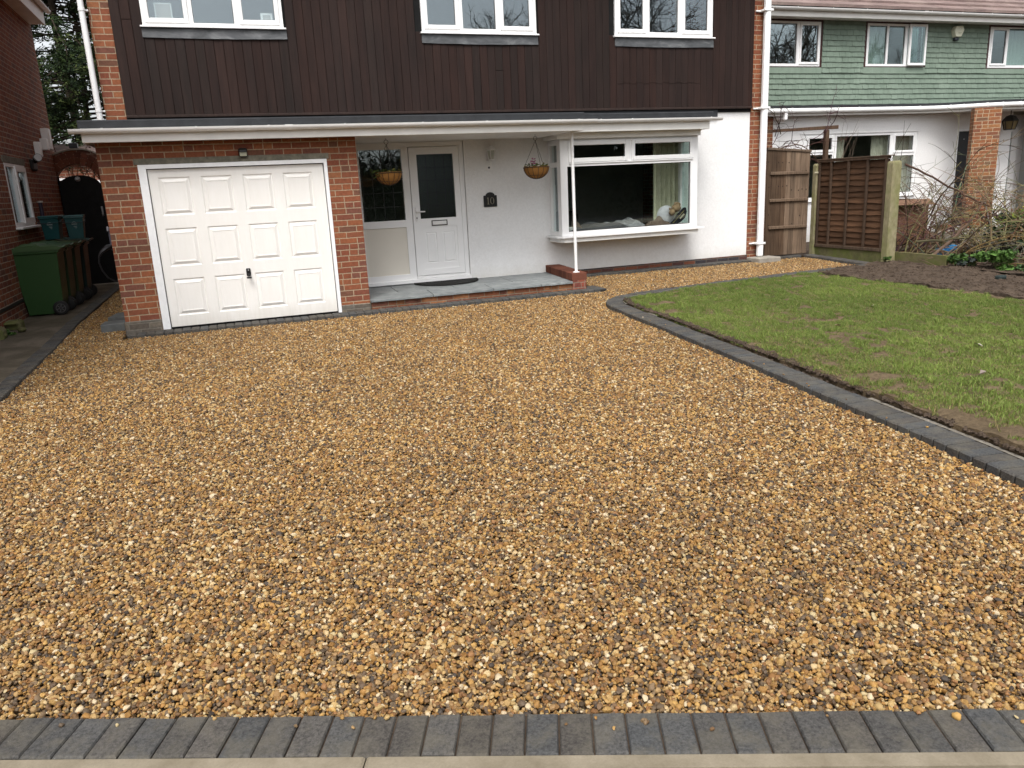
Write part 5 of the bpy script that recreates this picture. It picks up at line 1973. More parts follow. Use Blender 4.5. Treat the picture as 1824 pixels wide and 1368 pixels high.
def caddy(loc, rz, label, tilt=0):
    t = thing('recycling_caddy', label, 'recycling caddy', loc, 'teal recycling caddies on the bin lids')
    mb = MB()
    te = (.010, .062, .066)
    def ring(a, b, zz): return [(loc[0] - a, loc[1] - b, loc[2] + zz), (loc[0] + a, loc[1] - b, loc[2] + zz), (loc[0] + a, loc[1] + b, loc[2] + zz), (loc[0] - a, loc[1] + b, loc[2] + zz)]
    for k, (a, b, zz) in enumerate(((.098, .10, 0), (.125, .125, .305), (.138, .138, .306), (.138, .138, .33))):
        i = len(mb.v); mb.v += ring(a, b, zz)
        if k:
            for q in range(4): mb.f.append((i - 4 + q, i - 4 + (q + 1) % 4, i + (q + 1) % 4, i + q)); mb.c.append(te)
        else: mb.f.append((i, i + 3, i + 2, i + 1)); mb.c.append(te)
    k = len(mb.v)
    mb.f.append((k - 4, k - 3, k - 2, k - 1)); mb.c.append(te)
    mb.build('body', M['vcol_gloss'], t, bevel=.012)
    x, y, z = loc
    mb = MB(); mb.cbox(x - .142, x + .142, y - .142, y + .142, z + .331, z + .352, .008, (.03, .10, .105)); mb.build('lid', M['vcol_gloss'], t)
    mb = MB(); mb.tube([(x - .142, y - .02, z + .29), (x - .15, y - .145, z + .25 - tilt), (x, y - .155, z + .235 - tilt), (x + .15, y - .145, z + .25 - tilt), (x + .142, y - .02, z + .29)], .006, 6, (.02, .03, .035)); mb.build('handle', M['vcol_gloss'], t)
    mb = MB()
    w = (.42, .46, .46)
    yy = lambda zz: y - .098 - (.027 * zz / .305) - .0035
    def line(x0, z0, x1, z1, th=.004):
        mb.poly([(x + x0, yy(z0), z + z0), (x + x1, yy(z1), z + z1), (x + x1, yy(z1 + th), z + z1 + th), (x + x0, yy(z0 + th), z + z0 + th)], w)
    line(-.04, .228, -.02, .246); line(-.02, .246, 0, .253); line(0, .253, .02, .246); line(.02, .246, .04, .228)
    for zz in (.222, .214): line(-.038, zz, .038, zz, .0045)
    line(-.015, .185, .03, .185, .005); line(-.005, .172, .03, .172, .005); line(.005, .158, .025, .158, .004)
    mb.build('emblem', M['vcol'], t)
    t.rotation_euler[2] = rz
    return t


caddy((-2.452, 13.62, 1.012), -.08, 'left teal recycling caddy with its lid askew, on the bin lids')
caddy((-2.150, 13.70, 1.002), .05, 'right teal recycling caddy in front of the black gate, on the bin lids')

# stone trough and rubble at the wall foot
mb = MB(); mb.cbox(-2.95, -2.58, 11.22, 11.46, -.02, .115, .03); mb.cbox(-2.95, -2.6, 11.16, 11.22, .07, .11, .015)
tag(mb.build('stone_trough', M['gravel_board'], bevel=.01), 'mossy concrete block at the foot of the left wall in front of the bins', 'block')
mb = MB(); mb.cbox(-3.0, -2.63, 10.55, 10.80, -.05, .13, .04)
tag(mb.build('stone_block', M['gravel_board'], bevel=.012), 'rounded concrete block at the left edge of the photo', 'block')
for i, (x, y, r, lab) in enumerate(((-2.53, 11.02, (.05, .075, .035), 'small pale cobble beside the mossy block'), (-2.66, 10.66, (.05, .045, .04), 'small cobble among the weeds at the left edge'))):
    mb = MB(); mb.ball((x, y, .03), r, (.8, .8, .75), 10, 7)
    tag(mb.build('cobble', M['gravel_board'], smooth=True), lab, 'stone')


# ------------------------------------------------------------------ plants
def leaf_clump(mb, c, r, n, size, tones, rr, flat=.6):
    for _ in range(n):
        d = Vector((rr.gauss(0, 1), rr.gauss(0, 1), rr.gauss(0, 1))).normalized() * (rr.random() ** .45)
        p = Vector((c[0] + d.x * r[0], c[1] + d.y * r[1], c[2] + d.z * r[2]))
        u = Vector((rr.uniform(-1, 1), rr.uniform(-1, 1), rr.uniform(-.5, .6))).normalized()
        w = u.cross(Vector((rr.uniform(-1, 1), rr.uniform(-1, 1), rr.uniform(-1, 1)))).normalized()
        s = size * rr.uniform(.6, 1.3)
        k = rr.uniform(.6, 1.35)
        col = rr.choice(tones)
        mb.poly([p - u * s, p + w * s * flat - u * s * .1, p + u * s, p - w * s * flat - u * s * .1], tuple(q * k for q in col))


def small_plant(name, loc, r, n, size, tones, label, cat, seed):
    rr = random.Random(seed)
    t = thing(name, label, cat, loc)
    mb = MB()
    for _ in range(12):
        a = rr.uniform(0, 6.28)
        tip = (loc[0] + r[0] * .8 * math.cos(a) * rr.random(), loc[1] + r[1] * .8 * math.sin(a) * rr.random(), loc[2] + r[2] * rr.uniform(.8, 1.7))
        mb.tube([loc, ((loc[0] + tip[0]) / 2, (loc[1] + tip[1]) / 2, loc[2] + (tip[2] - loc[2]) * .6), tip], .004, 4, (.07, .09, .03))
    mb.build('stem', M['twig'], t)
    mb = MB()
    for _ in range(max(4, n // 45)):
        a = rr.uniform(0, 6.28); q = math.sqrt(rr.random())
        c = (loc[0] + r[0] * q * .8 * math.cos(a), loc[1] + r[1] * q * .8 * math.sin(a), loc[2] + r[2] * rr.uniform(.4, 1.7))
        leaf_clump(mb, c, (r[0] * .35, r[1] * .35, r[2] * .35), 45, size, tones, rr)
    mb.build('foliage', M['leaf'], t)
    return t


GREENS = [(.05, .105, .02), (.075, .145, .03), (.035, .075, .018), (.10, .17, .045)]
small_plant('weed', (-2.70, 10.88, .0), (.16, .16, .03), 260, .018, GREENS, 'low green weeds growing by the mossy block', 'plant', 3)
small_plant('leafy_plant', (10.17, 8.62, -.02), (.17, .2, .15), 360, .035, GREENS, 'left green leafy plant at the edge of the bare soil bed', 'plant', 4)
small_plant('leafy_plant', (10.36, 8.12, -.03), (.30, .30, .15), 620, .042, [(.07, .145, .028), (.10, .19, .04), (.05, .10, .02)], 'larger bright green leafy plant in the middle of the soil bed edge', 'plant', 5)
small_plant('leafy_plant', (10.22, 7.35, -.03), (.35, .25, .085), 380, .04, [(.035, .075, .02), (.05, .10, .03), (.12, .10, .04)], 'low dark green plant at the right end of the soil bed edge', 'plant', 6)
small_plant('leafy_plant', (9.82, 9.62, .03), (.14, .08, .035), 130, .022, GREENS, 'small weed at the foot of the concrete fence post', 'plant', 7)
small_plant('grey_plant', (10.28, 8.42, -.02), (.2, .2, .09), 260, .035, [(.08, .095, .085), (.06, .075, .065)], 'greyish plant between the two green leafy plants', 'plant', 8)


def arc_path(p0, d, L, droop, rr, seg=9, wob=.05):
    p = Vector(p0); d = Vector(d).normalized()
    out = [p.copy()]
    for k in range(seg):
        d = (d + Vector((rr.gauss(0, wob), rr.gauss(0, wob), rr.gauss(0, wob) - droop / seg))).normalized()
        p = p + d * (L / seg)
        out.append(p.copy())
    return out


def bare_shrub(name, base, nst, L, rad, spread, lean, droop, tones, label, cat, seed, sub=3, zmin=None, wob=.09, xmin=-99):
    rr = random.Random(seed)
    mb = MB()
    for s in range(nst):
        b = Vector(base) + Vector((rr.uniform(-spread[0], spread[0]), rr.uniform(-spread[1], spread[1]), 0))
        d = Vector((lean[0] + rr.gauss(0, .55), lean[1] + rr.gauss(0, .55), lean[2] * rr.uniform(.5, 1.3)))
        col = tuple(c * rr.uniform(.7, 1.25) for c in rr.choice(tones))
        P = arc_path(b, d, L * rr.uniform(.5, 1.2), droop * rr.uniform(.4, 1.5), rr, 11, wob)
        if zmin is not None:
            for q in P: q.z = max(q.z, zmin + .02)
        if min(q.x for q in P) < xmin: continue
        r0 = rad * rr.uniform(.6, 1.4)
        mb.tube(P, [r0 * (1 - .75 * k / 11) for k in range(12)], 5, col, cap=False)
        for _ in range(sub):
            k = rr.randint(3, 10)
            dd = (P[k] - P[k - 1]).normalized() + Vector((rr.gauss(0, .7), rr.gauss(0, .7), rr.gauss(.1, .5)))
            Q = arc_path(P[k], dd, L * rr.uniform(.15, .5), droop * .6, rr, 7, wob * 1.4)
            if zmin is not None:
                for q in Q: q.z = max(q.z, zmin + .02)
            if min(q.x for q in Q) < xmin: continue
            mb.tube(Q, [r0 * .5 * (1 - .7 * q / 7) for q in range(8)], 4, col, cap=False)
            for _ in range(2):
                k2 = rr.randint(2, 6)
                Q2 = arc_path(Q[k2], (Q[k2] - Q[k2 - 1]).normalized() + Vector((rr.gauss(0, .9), rr.gauss(0, .9), rr.gauss(0, .7))), L * rr.uniform(.08, .2), .2, rr, 4, .12)
                mb.tube(Q2, [r0 * .3, r0 * .28, r0 * .24, r0 * .2, r0 * .14], 4, col, cap=False)
    return tag(mb.build(name, M['twig'], smooth=True), label, cat)


TAN = [(.19, .14, .075), (.26, .20, .12), (.12, .085, .05), (.16, .118, .07), (.21, .175, .11)]
DARK = [(.075, .045, .038), (.10, .06, .05), (.055, .04, .032)]
bare_shrub('bare_shrub', (11.25, 9.35, -.02), 150, 1.85, .0105, (.85, .8), (.0, -.05, 1.0), 1.5, TAN, 'large tangle of bare tan branches in front of the neighbour pillar', 'bare shrub', 21, 4, -.02, .09, 10.32)
bare_shrub('bare_shrub', (10.75, 10.1, -.02), 44, 2.0, .010, (.3, .5), (.35, -.25, .9), .9, DARK + TAN[:1], 'thin dark bare branches leaning away from the concrete post', 'bare shrub', 22, 4, -.02, .09, 10.25)
bare_shrub('bare_shrub', (11.7, 7.9, -.02), 40, 1.6, .008, (.6, .6), (-.1, -.1, 1.0), 1.0, TAN, 'pale bare stems rising at the right edge beside the yellow shrub', 'bare shrub', 23, 3, -.02)
bare_shrub('fallen_branch', (10.9, 8.3, .02), 34, 1.3, .009, (.5, .6), (.1, -.2, .16), .35, TAN + [(.34, .26, .15)], 'heap of cut tan branches lying behind the green leafy plants', 'branches', 24, 2, -.01, .09, 10.2)
# three thick sawn or broken limbs
for i, (pts, r, col, lab) in enumerate((
        ([(10.35, 9.9, 1.52), (10.75, 9.7, 1.30), (11.2, 9.45, 1.0), (11.55, 9.3, .80)], .018, (.10, .06, .045), 'dark reddish limb arching down from the concrete post'),
        ([(10.25, 9.2, .05), (10.7, 9.2, .32), (11.15, 9.25, .62), (11.5, 9.3, .98)], .026, (.13, .085, .06), 'thick brown broken limb slanting up to the right'),
        ([(10.3, 9.5, .32), (10.7, 9.2, .33), (11.2, 8.9, .38)], .02, (.09, .08, .045), 'mossy limb lying level across the gap behind the post'))):
    mb = MB(); P = []
    for k in range(len(pts) - 1):
        for q in range(4): P.append(Vector(pts[k]).lerp(Vector(pts[k + 1]), q / 4) + Vector((random.gauss(0, .006), 0, random.gauss(0, .008))))
    P.append(Vector(pts[-1]))
    mb.tube(P, [r * (1 - .4 * k / len(P)) for k in range(len(P))], 7, col)
    tag(mb.build('limb', M['twig'], smooth=True), lab, 'branch')
small_plant('dead_leaf_heap', (11.2, 8.75, .0), (.55, .5, .17), 700, .035, [(.06, .05, .035), (.085, .07, .05), (.05, .045, .03)], 'dark heap of dead leaves under the tan branches', 'leaf heap', 31)
ys = thing('yellow_shrub', 'yellow green shrub with golden leaves at the right edge', 'shrub', (11.95, 8.5, 0))
rr = random.Random(41)
mb = MB()
for s in range(26):
    P = arc_path((11.95 + rr.gauss(0, .15), 8.5 + rr.gauss(0, .15), 0), (rr.gauss(0, .4), rr.gauss(0, .4), 1), rr.uniform(.7, 1.25), .4, rr, 8, .06)
    mb.tube(P, .006, 4, (.16, .12, .07), cap=False)
mb.build('stem', M['twig'], ys)
mb = MB()
for s in range(58):
    c = (11.95 + rr.gauss(0, .34), 8.5 + rr.gauss(0, .32), rr.uniform(.25, 1.08))
    hi = max(0, (c[2] - .45)) * 1.3
    tones = [(.13, .20, .035), (.20, .24, .03), (.08, .13, .03)] + ([(.50, .42, .03), (.38, .36, .03)] if rr.random() < hi else [])
    leaf_clump(mb, c, (.13, .13, .09), 36, .030, tones, rr, .45)
mb.build('foliage', M['leaf'], ys)
es = thing('evergreen_shrub', 'dark evergreen shrub behind the bare stems at the right edge', 'shrub', (12.2, 9.1, 0))
mb = MB()
for s in range(10): mb.tube(arc_path((11.75 + rr.gauss(0, .2), 8.9 + rr.gauss(0, .2), 0), (rr.gauss(0, .3), rr.gauss(0, .3), 1), .6, .2, rr, 6), .008, 5, (.06, .05, .03))
mb.build('stem', M['twig'], es)
mb = MB()
for s in range(36):
    leaf_clump(mb, (11.7 + rr.gauss(0, .30), 8.9 + rr.gauss(0, .3), rr.uniform(.08, .62)), (.14, .14, .1), 34, .042, [(.022, .045, .016), (.035, .065, .022), (.05, .085, .03)], rr, .4)
mb.build('foliage', M['leaf'], es)

# blue bag
mb = MB()
rb_ = random.Random(8)
mb.ball((11.05, 9.6, .10), (.20, .10, .085), (.012, .10, .24), 14, 9)
mb.v = [(v[0] + rb_.gauss(0, .014), v[1] + rb_.gauss(0, .012), v[2] + rb_.gauss(0, .012)) for v in mb.v]
mb.ball((11.16, 9.55, .15), (.11, .07, .055), (.03, .27, .60), 12, 8)
tag(mb.build('plastic_bag', M['vcol_gloss']), 'crumpled blue plastic bag lying behind the leafy plants', 'bag')
# brown carton, terracotta pot, low wall
mb = MB()
wall(mb, 'y', 11.80, 11.86, 12.0, 13.05, .0, .84, [], (.13, .068, .042))
wall(mb, 'y', 12.60, 12.66, 12.0, 13.05, .0, .84, [], (.13, .068, .042))
wall(mb, 'x', 12.0, 12.06, 11.86, 12.60, .0, .84, [], (.13, .068, .042))
wall(mb, 'x', 12.99, 13.05, 11.86, 12.60, .0, .84, [], (.13, .068, .042))
mb.hexa([(12.0, 11.62, .76), (13.05, 11.66, .74), (13.05, 11.80, .84), (12.0, 11.80, .84), (12.0, 11.61, .77), (13.05, 11.65, .75), (13.05, 11.81, .852), (12.0, 11.81, .852)], (.18, .105, .07))
tag(mb.build('carton', M['vcol_cloth']), 'large brown carton with an open flap behind the concrete post', 'carton')
pt = MB(); pt.lathe([(.13, .0), (.17, .26), (.19, .265), (.19, .31), (.165, .31), (.15, .27)], 13.45, 11.75, 20, (.24, .085, .05))
tag(pt.build('flowerpot', M['vcol_cloth'], smooth=True), 'terracotta flowerpot beside the brown carton', 'flowerpot')
mb = MB(); mb.cbox(12.3, 14.6, 10.7, 10.95, -.02, .30, .03, (.9, .9, .85))
tag(mb.build('low_wall', M['concrete']), 'low grey garden wall behind the heap of dead leaves', 'garden wall')
# dark stone in the bed and scattered dead leaves on lawn
mb = MB(); mb.cbox(9.50, 9.64, 7.38, 7.46, bed_h(9.57, 7.42) - .01, bed_h(9.57, 7.42) + .05, .012, (.02, .03, .028))
tag(mb.build('brick_fragment', M['vcol'], bevel=.01), 'dark stone lying on the bare soil bed', 'stone')
rl = random.Random(12)
LV = [((5.62, 6.05), 'pale dead leaf on the lawn nearest its long kerb edge', (.45, .36, .22)), ((6.75, 6.75), 'small pale leaf in the middle of the lawn', (.40, .34, .24)), ((5.15, 4.05), 'curled grey leaf at the bare patch near the kerb', (.25, .2, .17)),
      ((5.95, 4.75), 'whitish dead leaf on the lawn above the bare patch', (.48, .44, .36)), ((6.3, 7.9), 'brown leaf lying on the far part of the lawn', (.2, .15, .09)), ((6.6, 4.2), 'dark curled leaf on the right part of the lawn', (.2, .17, .14))]
for (x, y), lab, col in LV:
    mb = MB(); z = lawn_h(x, y) + .012; a = rl.uniform(0, 6.28); s = rl.uniform(.028, .045)
    u = Vector((math.cos(a), math.sin(a), .15)) * s; w = Vector((-math.sin(a), math.cos(a), .3)) * s * .6
    p = Vector((x, y, z))
    dz = Vector((0, 0, .003))
    mb.poly([p - u, p - w + Vector((0, 0, .014)), p + u, p]); mb.poly([p - u, p, p + u, p + w + Vector((0, 0, .01))])
    mb.poly([p - u - dz, p - dz, p + u - dz, p - w + Vector((0, 0, .011))]); mb.poly([p - u - dz, p + w + Vector((0, 0, .007)), p + u - dz, p - dz])
    mb.c = [col] * len(mb.f)
    tag(mb.build('dead_leaf', M['leaf']), lab, 'leaf', 'dead leaves on the lawn')

# ------------------------------------------------------------------ gate and fence on the right
wg = thing('gate', 'weathered grey brown plank gate beside the white downpipe', 'gate', (9.4, 11.5, 0))
rw = random.Random(17)
mb = MB()
gx0, gx1 = 8.945, 9.860
nbd = 9
for k in range(nbd):
    a = gx0 + (gx1 - gx0) * k / nbd; b = gx0 + (gx1 - gx0) * (k + 1) / nbd
    t = k / (nbd - 1)
    g_ = (.60, .48, .58, .72, 1.9, .92, 1.62, 1.22, 1.42)[k]; base = (g_, g_ * (.86 if g_ < .8 else .97), g_ * (.74 if g_ < .8 else .93))
    kk = rw.uniform(.78, 1.15)
    top = 1.872 - .060 * t
    mb.cbox(a + .002, b - .002, 11.50, 11.522, .045, top + rw.uniform(-.006, .004), .003, tuple(c * kk for c in base))
mb.build('boards', M['gate_wood'], wg)
for z0 in (.515, .985, 1.445):
    mb = MB(); mb.hexa([(gx0 + .06, 11.465, z0), (gx1 - .03, 11.465, z0 - .012), (gx1 - .03, 11.499, z0 - .012), (gx0 + .06, 11.499, z0),
                        (gx0 + .06, 11.465, z0 + .045), (gx1 - .03, 11.465, z0 + .033), (gx1 - .03, 11.499, z0 + .04), (gx0 + .06, 11.499, z0 + .052)], (1.15, 1.1, 1.05))
    mb.build('rail', M['gate_wood'], wg, bevel=.004)
mb = MB(); mb.hexa([(gx0 - .01, 11.48, 1.865), (gx1 + .01, 11.48, 1.802), (gx1 + .01, 11.54, 1.802), (gx0 - .01, 11.54, 1.865),
                    (gx0 - .01, 11.48, 1.905), (gx1 + .01, 11.48, 1.842), (gx1 + .01, 11.54, 1.846), (gx0 - .01, 11.54, 1.909)], (1.05, 1.05, 1.05))
mb.build('capping', M['gate_wood'], wg, bevel=.004)
mb = MB()
for k in range(nbd):
    xx = gx0 + (gx1 - gx0) * (k + .5) / nbd
    for zz in (.54, .76, 1.0, 1.2, 1.46, 1.62):
        if rw.random() < .45: mb.ball((xx + rw.uniform(-.03, .03), 11.499, zz + rw.uniform(-.05, .05)), (.011, .004, .014), (.15, .13, .12), 7, 5)
mb.build('knots', M['gate_wood'], wg)
mb = MB(); mb.cbox(8.835, 8.93, 11.50, 11.58, -.02, 1.86, .006, (.7, .6, .55)); mb.build('hanging_post', M['gate_wood'], wg)

FX = 10.0
fp = thing('lap_fence', 'dark brown overlap fence panel between two concrete posts', 'fence', (FX, 10.65, 0))
mb = MB()
y0, y1 = 9.86, 11.40
nr = 15
for k in range(nr):
    za = .165 + (1.60 - .165) * k / nr; zb = .165 + (1.60 - .165) * (k + 1) / nr
    kk = rw.uniform(.75, 1.2) * (1.25 if 3 <= k <= 8 else .9)
    n = 14
    pts = []
    for q in range(n + 1):
        yy = y0 + (y1 - y0) * q / n
        wv_ = .006 * math.sin(q * 1.3 + k * 2.1) + rw.uniform(-.003, .003)
        i = len(mb.v)
        mb.v += [(FX + .004 - .010, yy, za - .008 + wv_), (FX + .018, yy, zb + .012), (FX + .026, yy, zb + .012), (FX + .004, yy, za - .008 + wv_)]
        if q:
            for e in range(4): mb.f.append((i - 4 + e, i - 4 + (e + 1) % 4, i + (e + 1) % 4, i + e)); mb.c.append((kk, kk * .97, kk * .93))
mb.build('boards', M['fence_wood'], fp)
for yy in (9.885, 10.27, 10.69, 11.09, 11.375):
    mb = MB(); mb.cbox(FX - .048, FX - .012, yy - .020, yy + .020, .16, 1.62, .004, (.46, .38, .33)); mb.build('batten', M['fence_grey'], fp)
mb = MB(); mb.cbox(FX - .05, FX + .04, y0, y1, 1.615, 1.655, .004, (.7, .6, .55)); mb.hexa([(FX - .06, 9.80, 1.655), (FX + .05, 9.80, 1.655), (FX + .05, 11.42, 1.655), (FX - .06, 11.42, 1.655), (FX - .06, 9.80, 1.668), (FX + .05, 9.80, 1.672), (FX + .05, 11.42, 1.672), (FX - .06, 11.42, 1.668)], (.85, .75, .68))
mb.build('capping', M['fence_grey'], fp)
mb = MB(); mb.cbox(FX - .052, FX - .012, y0, y1, .155, .205, .004, (.6, .55, .5)); mb.build('bottom_rail', M['fence_grey'], fp)
mb = MB(); mb.box(FX - .03, FX + .03, 9.87, 11.40, -.05, .152, (.9, .95, .8))
tag(mb.build('gravel_board', M['gravel_board'], bevel=.004), 'mossy concrete gravel board under the brown fence panel', 'gravel board')
mb = MB(); mb.box(10.14, 10.19, 8.78, 9.76, -.05, .150, (1, 1, .9))
tag(mb.build('gravel_board', M['gravel_board'], bevel=.004), 'mossy concrete board running from the near post towards the leafy plants', 'gravel board')


def conc_post(x0, x1, y0, y1, z1, label):
    mb = MB()
    ins = .014
    lo = [(x0, y0), (x1, y0), (x1, y1), (x0, y1)]
    mb.prism(lo, 'z', -.1, z1 - .03)
    i = len(mb.v)
    mb.v += [(a, b, z1 - .03) for a, b in lo] + [((a + (ins if a == x0 else -ins)), b + (ins if b == y0 else -ins), z1) for a, b in lo]
    for e in range(4): mb.f.append((i + e, i + (e + 1) % 4, i + 4 + (e + 1) % 4, i + 4 + e)); mb.c.append((1, 1, 1))
    mb.f.append((i + 4, i + 5, i + 6, i + 7)); mb.c.append((1, 1, 1))
    return tag(mb.build('fence_post', M['post'], bevel=.008), label, 'fence post', 'concrete fence posts')


conc_post(9.955, 10.135, 9.735, 9.855, 1.575, 'near concrete fence post with green algae, at the end of the fence panel')
conc_post(9.925, 10.055, 11.405, 11.50, 1.60, 'far narrow mossy concrete post between the gate and fence panel')
mb = MB()
for zz in (1.44, 1.455): mb.tube([(9.90, 11.42, zz), (9.915, 11.385, zz), (10.06, 11.38, zz - .005), (10.065, 11.45, zz)], .006, 5, (.55, .5, .36))
tag(mb.build('twine', M['vcol']), 'pale twine tied round the far concrete post', 'twine')

pg = thing('pergola', 'dark timber pergola beam and post behind the plank gate', 'pergola', (11.1, 12.6, 0))
mb = MB(); mb.hexa([(9.3, 12.57, 2.20), (11.42, 12.57, 2.245), (11.42, 12.63, 2.245), (9.3, 12.63, 2.20), (9.3, 12.57, 2.245), (11.42, 12.57, 2.315), (11.42, 12.63, 2.315), (9.3, 12.63, 2.245)], (.75, .62, .55)); mb.build('beam', M['gate_wood'], pg, bevel=.004)
mb = MB(); mb.cbox(11.12, 11.20, 12.56, 12.64, 0, 2.235, .006, (.75, .62, .55)); mb.build('post', M['gate_wood'], pg)
rv = random.Random(77)
mb = MB()
for s in range(13):
    if s < 5:
        P0, d0_ = (9.4 + rv.uniform(0, .5), 12.5, rv.uniform(1.75, 2.0)), (1, -.1, rv.uniform(.1, .6))
    else:
        P0, d0_ = (rv.uniform(9.7, 11.3), 12.52, rv.uniform(1.6, 2.2)), (rv.uniform(-.7, 1), -.1, rv.uniform(-.5, .8))
    P = arc_path(P0, d0_, rv.uniform(.7, 1.5), rv.uniform(-.2, .9), rv, 12, .22)
    r0 = rv.uniform(.006, .013)
    cl = tuple(c * rv.uniform(.7, 1.3) for c in (.085, .05, .04))
    mb.tube(P, [r0 * (1 - .6 * k / 12) for k in range(13)], 5, cl)
    for _ in range(8):
        k = rv.randint(2, 11)
        Q = arc_path(P[k], (rv.gauss(0, .8), rv.gauss(0, .5), rv.gauss(.2, .7)), rv.uniform(.12, .5), .4, rv, 6, .25)
        mb.tube(Q, [r0 * .45 * (1 - .6 * q / 6) for q in range(7)], 4, cl)
for s in range(9):
    P = arc_path((rv.uniform(11.0, 11.9), 12.4, 1.3), (rv.gauss(.15, .25), -.1, 1), rv.uniform(.7, 1.15), -.1, rv, 8, .06)
    mb.tube(P, [.006 * (1 - .7 * k / 8) for k in range(9)], 4, (.15, .11, .08))
tag(mb.build('vine', M['twig'], smooth=True), 'bare twisted vine climbing over the pergola beam', 'vine')

# ------------------------------------------------------------------ the green tiled house on the right
YN = 13.80
nh = thing('house', 'house on the right with green hung tiles, white lower wall and pink brown roof', 'house', (15, 13.8, 0))
lwh = (11.55, 14.78, .80, 2.20)
ndh = (15.95, 16.55, .02, 2.20)
mb = wall(MB(), 'y', YN, YN + .22, 10.80, 17.62, -.05, 2.62, [(11.62, 14.75, .86, 2.215), (15.96, 16.62, .05, 2.205)])
mb.build('lower_wall', M['render'], nh)
mb = MB()
wall(mb, 'y', YN - .06, YN + .22, 10.45, 10.80, -.05, 2.62)
wall(mb, 'x', 10.45, 10.67, YN + .22, 19, -.05, 4.6)
wall(mb, 'y', YN - .35, YN - .13, 18.20, 22.0, -.05, 2.62)
wall(mb, 'y', 18.8, 19, 10.67, 22, -.05, 4.6)
mb.build('brick_wall', M['brick_far'], nh)
mb = MB(); mb.box(-.255, .255, -.17, .17, -.05, 2.60)
pp_ = mb.build('porch_pillar', M['brick_local']); pp_.parent = nh
pp_.location = (15.52 - 15, 12.78 - 13.8, 0); pp_.rotation_euler[2] = math.radians(-38)
mb = MB()
mb.box(10.68, 22, YN + .24, 18.8, 2.55, 2.66); mb.box(10.68, 22, YN + .24, 18.8, 4.5, 4.6); mb.box(10.68, 22, 16.6, 16.7, -.05, 4.5); mb.box(10.68, 22, YN + .24, 18.8, -.06, .02)
mb.box(15.2, 15.3, YN + .24, 16.6, .02, 2.5)
mb.build('interior_wall', M['interior'], nh)
NW = [(10.40, 11.92, 3.555, 4.400), (13.125, 14.715, 3.565, 4.405), (16.605, 18.2, 3.545, 4.40)]
mb = wall(MB(), 'y', YN + .02, YN + .22, 10.45, 22.0, 2.62, 4.50, NW); mb.build('upper_wall', M['dark_paint'], nh)
# tile hanging: rows of real tiles with tilted faces; longer swept rows lie between the windows
mb = MB()
rt_ = random.Random(31)
gauge = .1045
row = 0
z = 2.70
while z < 4.46:
    x = 10.44 - (row % 2) * .083
    while x < 22.0:
        w = .165
        xa, xb = x + .0022, x + w - .0022
        for a, b, c, d in NW:
            if z > c - .145 and z < d + .05:
                if xa < a - .055 < xb: xb = a - .057
                if xa < b + .055 < xb: xa = b + .057
                if xa >= a - .058 and xb <= b + .058: xb = xa
        if xb - xa > .01:
            k = rt_.uniform(.93, 1.06)
            dz = rt_.uniform(-.004, .004)
            y_b = YN - .022 + rt_.uniform(-.003, .003)
            out_ = 0.
            if z > 3.40 and z < 4.46: out_ = .012
            mb.hexa([(xa, y_b - out_ - .009, z + dz), (xb, y_b - out_ - .009, z + dz), (xb, y_b - out_, z + dz), (xa, y_b - out_, z + dz),
                     (xa, YN - .010 - out_, z + gauge + .02), (xb, YN - .010 - out_, z + gauge + .02), (xb, YN + .012, z + gauge + .02), (xa, YN + .012, z + gauge + .02)], (k, k, k))
        x += w
    z += gauge; row += 1
for a, b, c, d in NW:       # rendered apron in the same paint under each window
    zr = 2.70 + gauge * math.ceil((c - .145 - 2.70) / gauge) - .012
    mb.hexa([(a - .055, YN - .036, zr), (b + .055, YN - .036, zr), (b + .055, YN + .015, zr), (a - .055, YN + .015, zr),
             (a - .055, YN - .026, c - .02), (b + .055, YN - .026, c - .02), (b + .055, YN + .015, c - .02), (a - .055, YN + .015, c - .02)], (1.05, 1.05, 1.05))
mb.build('tile_hanging', M['tiles'], nh)


def framed_window(rect, lights, y, glass, trim=True):
    x0, x1, z0, z1 = rect
    w = upvc_window(nh, rect, lights, y, glass, sill=False, sash=.048)
    if trim:
        mb = MB()
        wall(mb, 'y', y + .004, y + .075, x0 - .055, x1 + .055, z0 - .032, z1 + .045, [(x0, x1, z0, z1)])
        mb.build('surround', M['brown_trim'], w)
    return w


framed_window(NW[0], [(10.44, 11.33, 3.605, 4.36, 0), (11.41, 11.885, 3.60, 4.365, 1)], YN - .03, 'wall_glass')
framed_window(NW[1], [(13.18, 13.655, 3.61, 4.36, 0), (13.705, 14.155, 3.61, 4.36, 0)] + [(14.235, 14.69, 3.60, 4.375, 0)], YN - .03, 'glass_green')
framed_window(NW[2], [(16.655, 17.13, 3.60, 4.365, 1), (17.18, 18.15, 3.60, 4.37, 0)], YN - .03, 'glass_green')
# the open light of the middle window
mb = MB(); casement(mb, 14.22, 14.70, 3.575, 4.40, YN - .10, .05); mb.build('open_sash', M['upvc'], nh)
mb = MB(); mb.box(14.265, 14.655, YN - .085, YN - .08, 3.62, 4.355); mb.build('pane', M['glass_green'], nh)
lwf = upvc_window(nh, (11.62, 14.75, .86, 2.215), [(11.75, 12.42, 1.86, 2.17, 1), (11.75, 12.42, .92, 1.80, 0), (12.52, 13.985, .92, 2.165, 0), (14.09, 14.68, 1.79, 2.17, 1), (14.09, 14.69, .92, 1.72, 0)], YN + .01, 'glass', sash=.05)
mb = MB(); mb.cbox(11.55, 14.80, YN - .012, YN - .001, 2.218, 2.245, .003); mb.build('drip_bead', M['render'], nh)
mb = MB()
mb.cbox(15.975, 16.605, YN + .06, YN + .11, .06, 2.19, .006, (.012, .012, .014))
nd = mb.build('door', M['vcol_gloss'], nh)
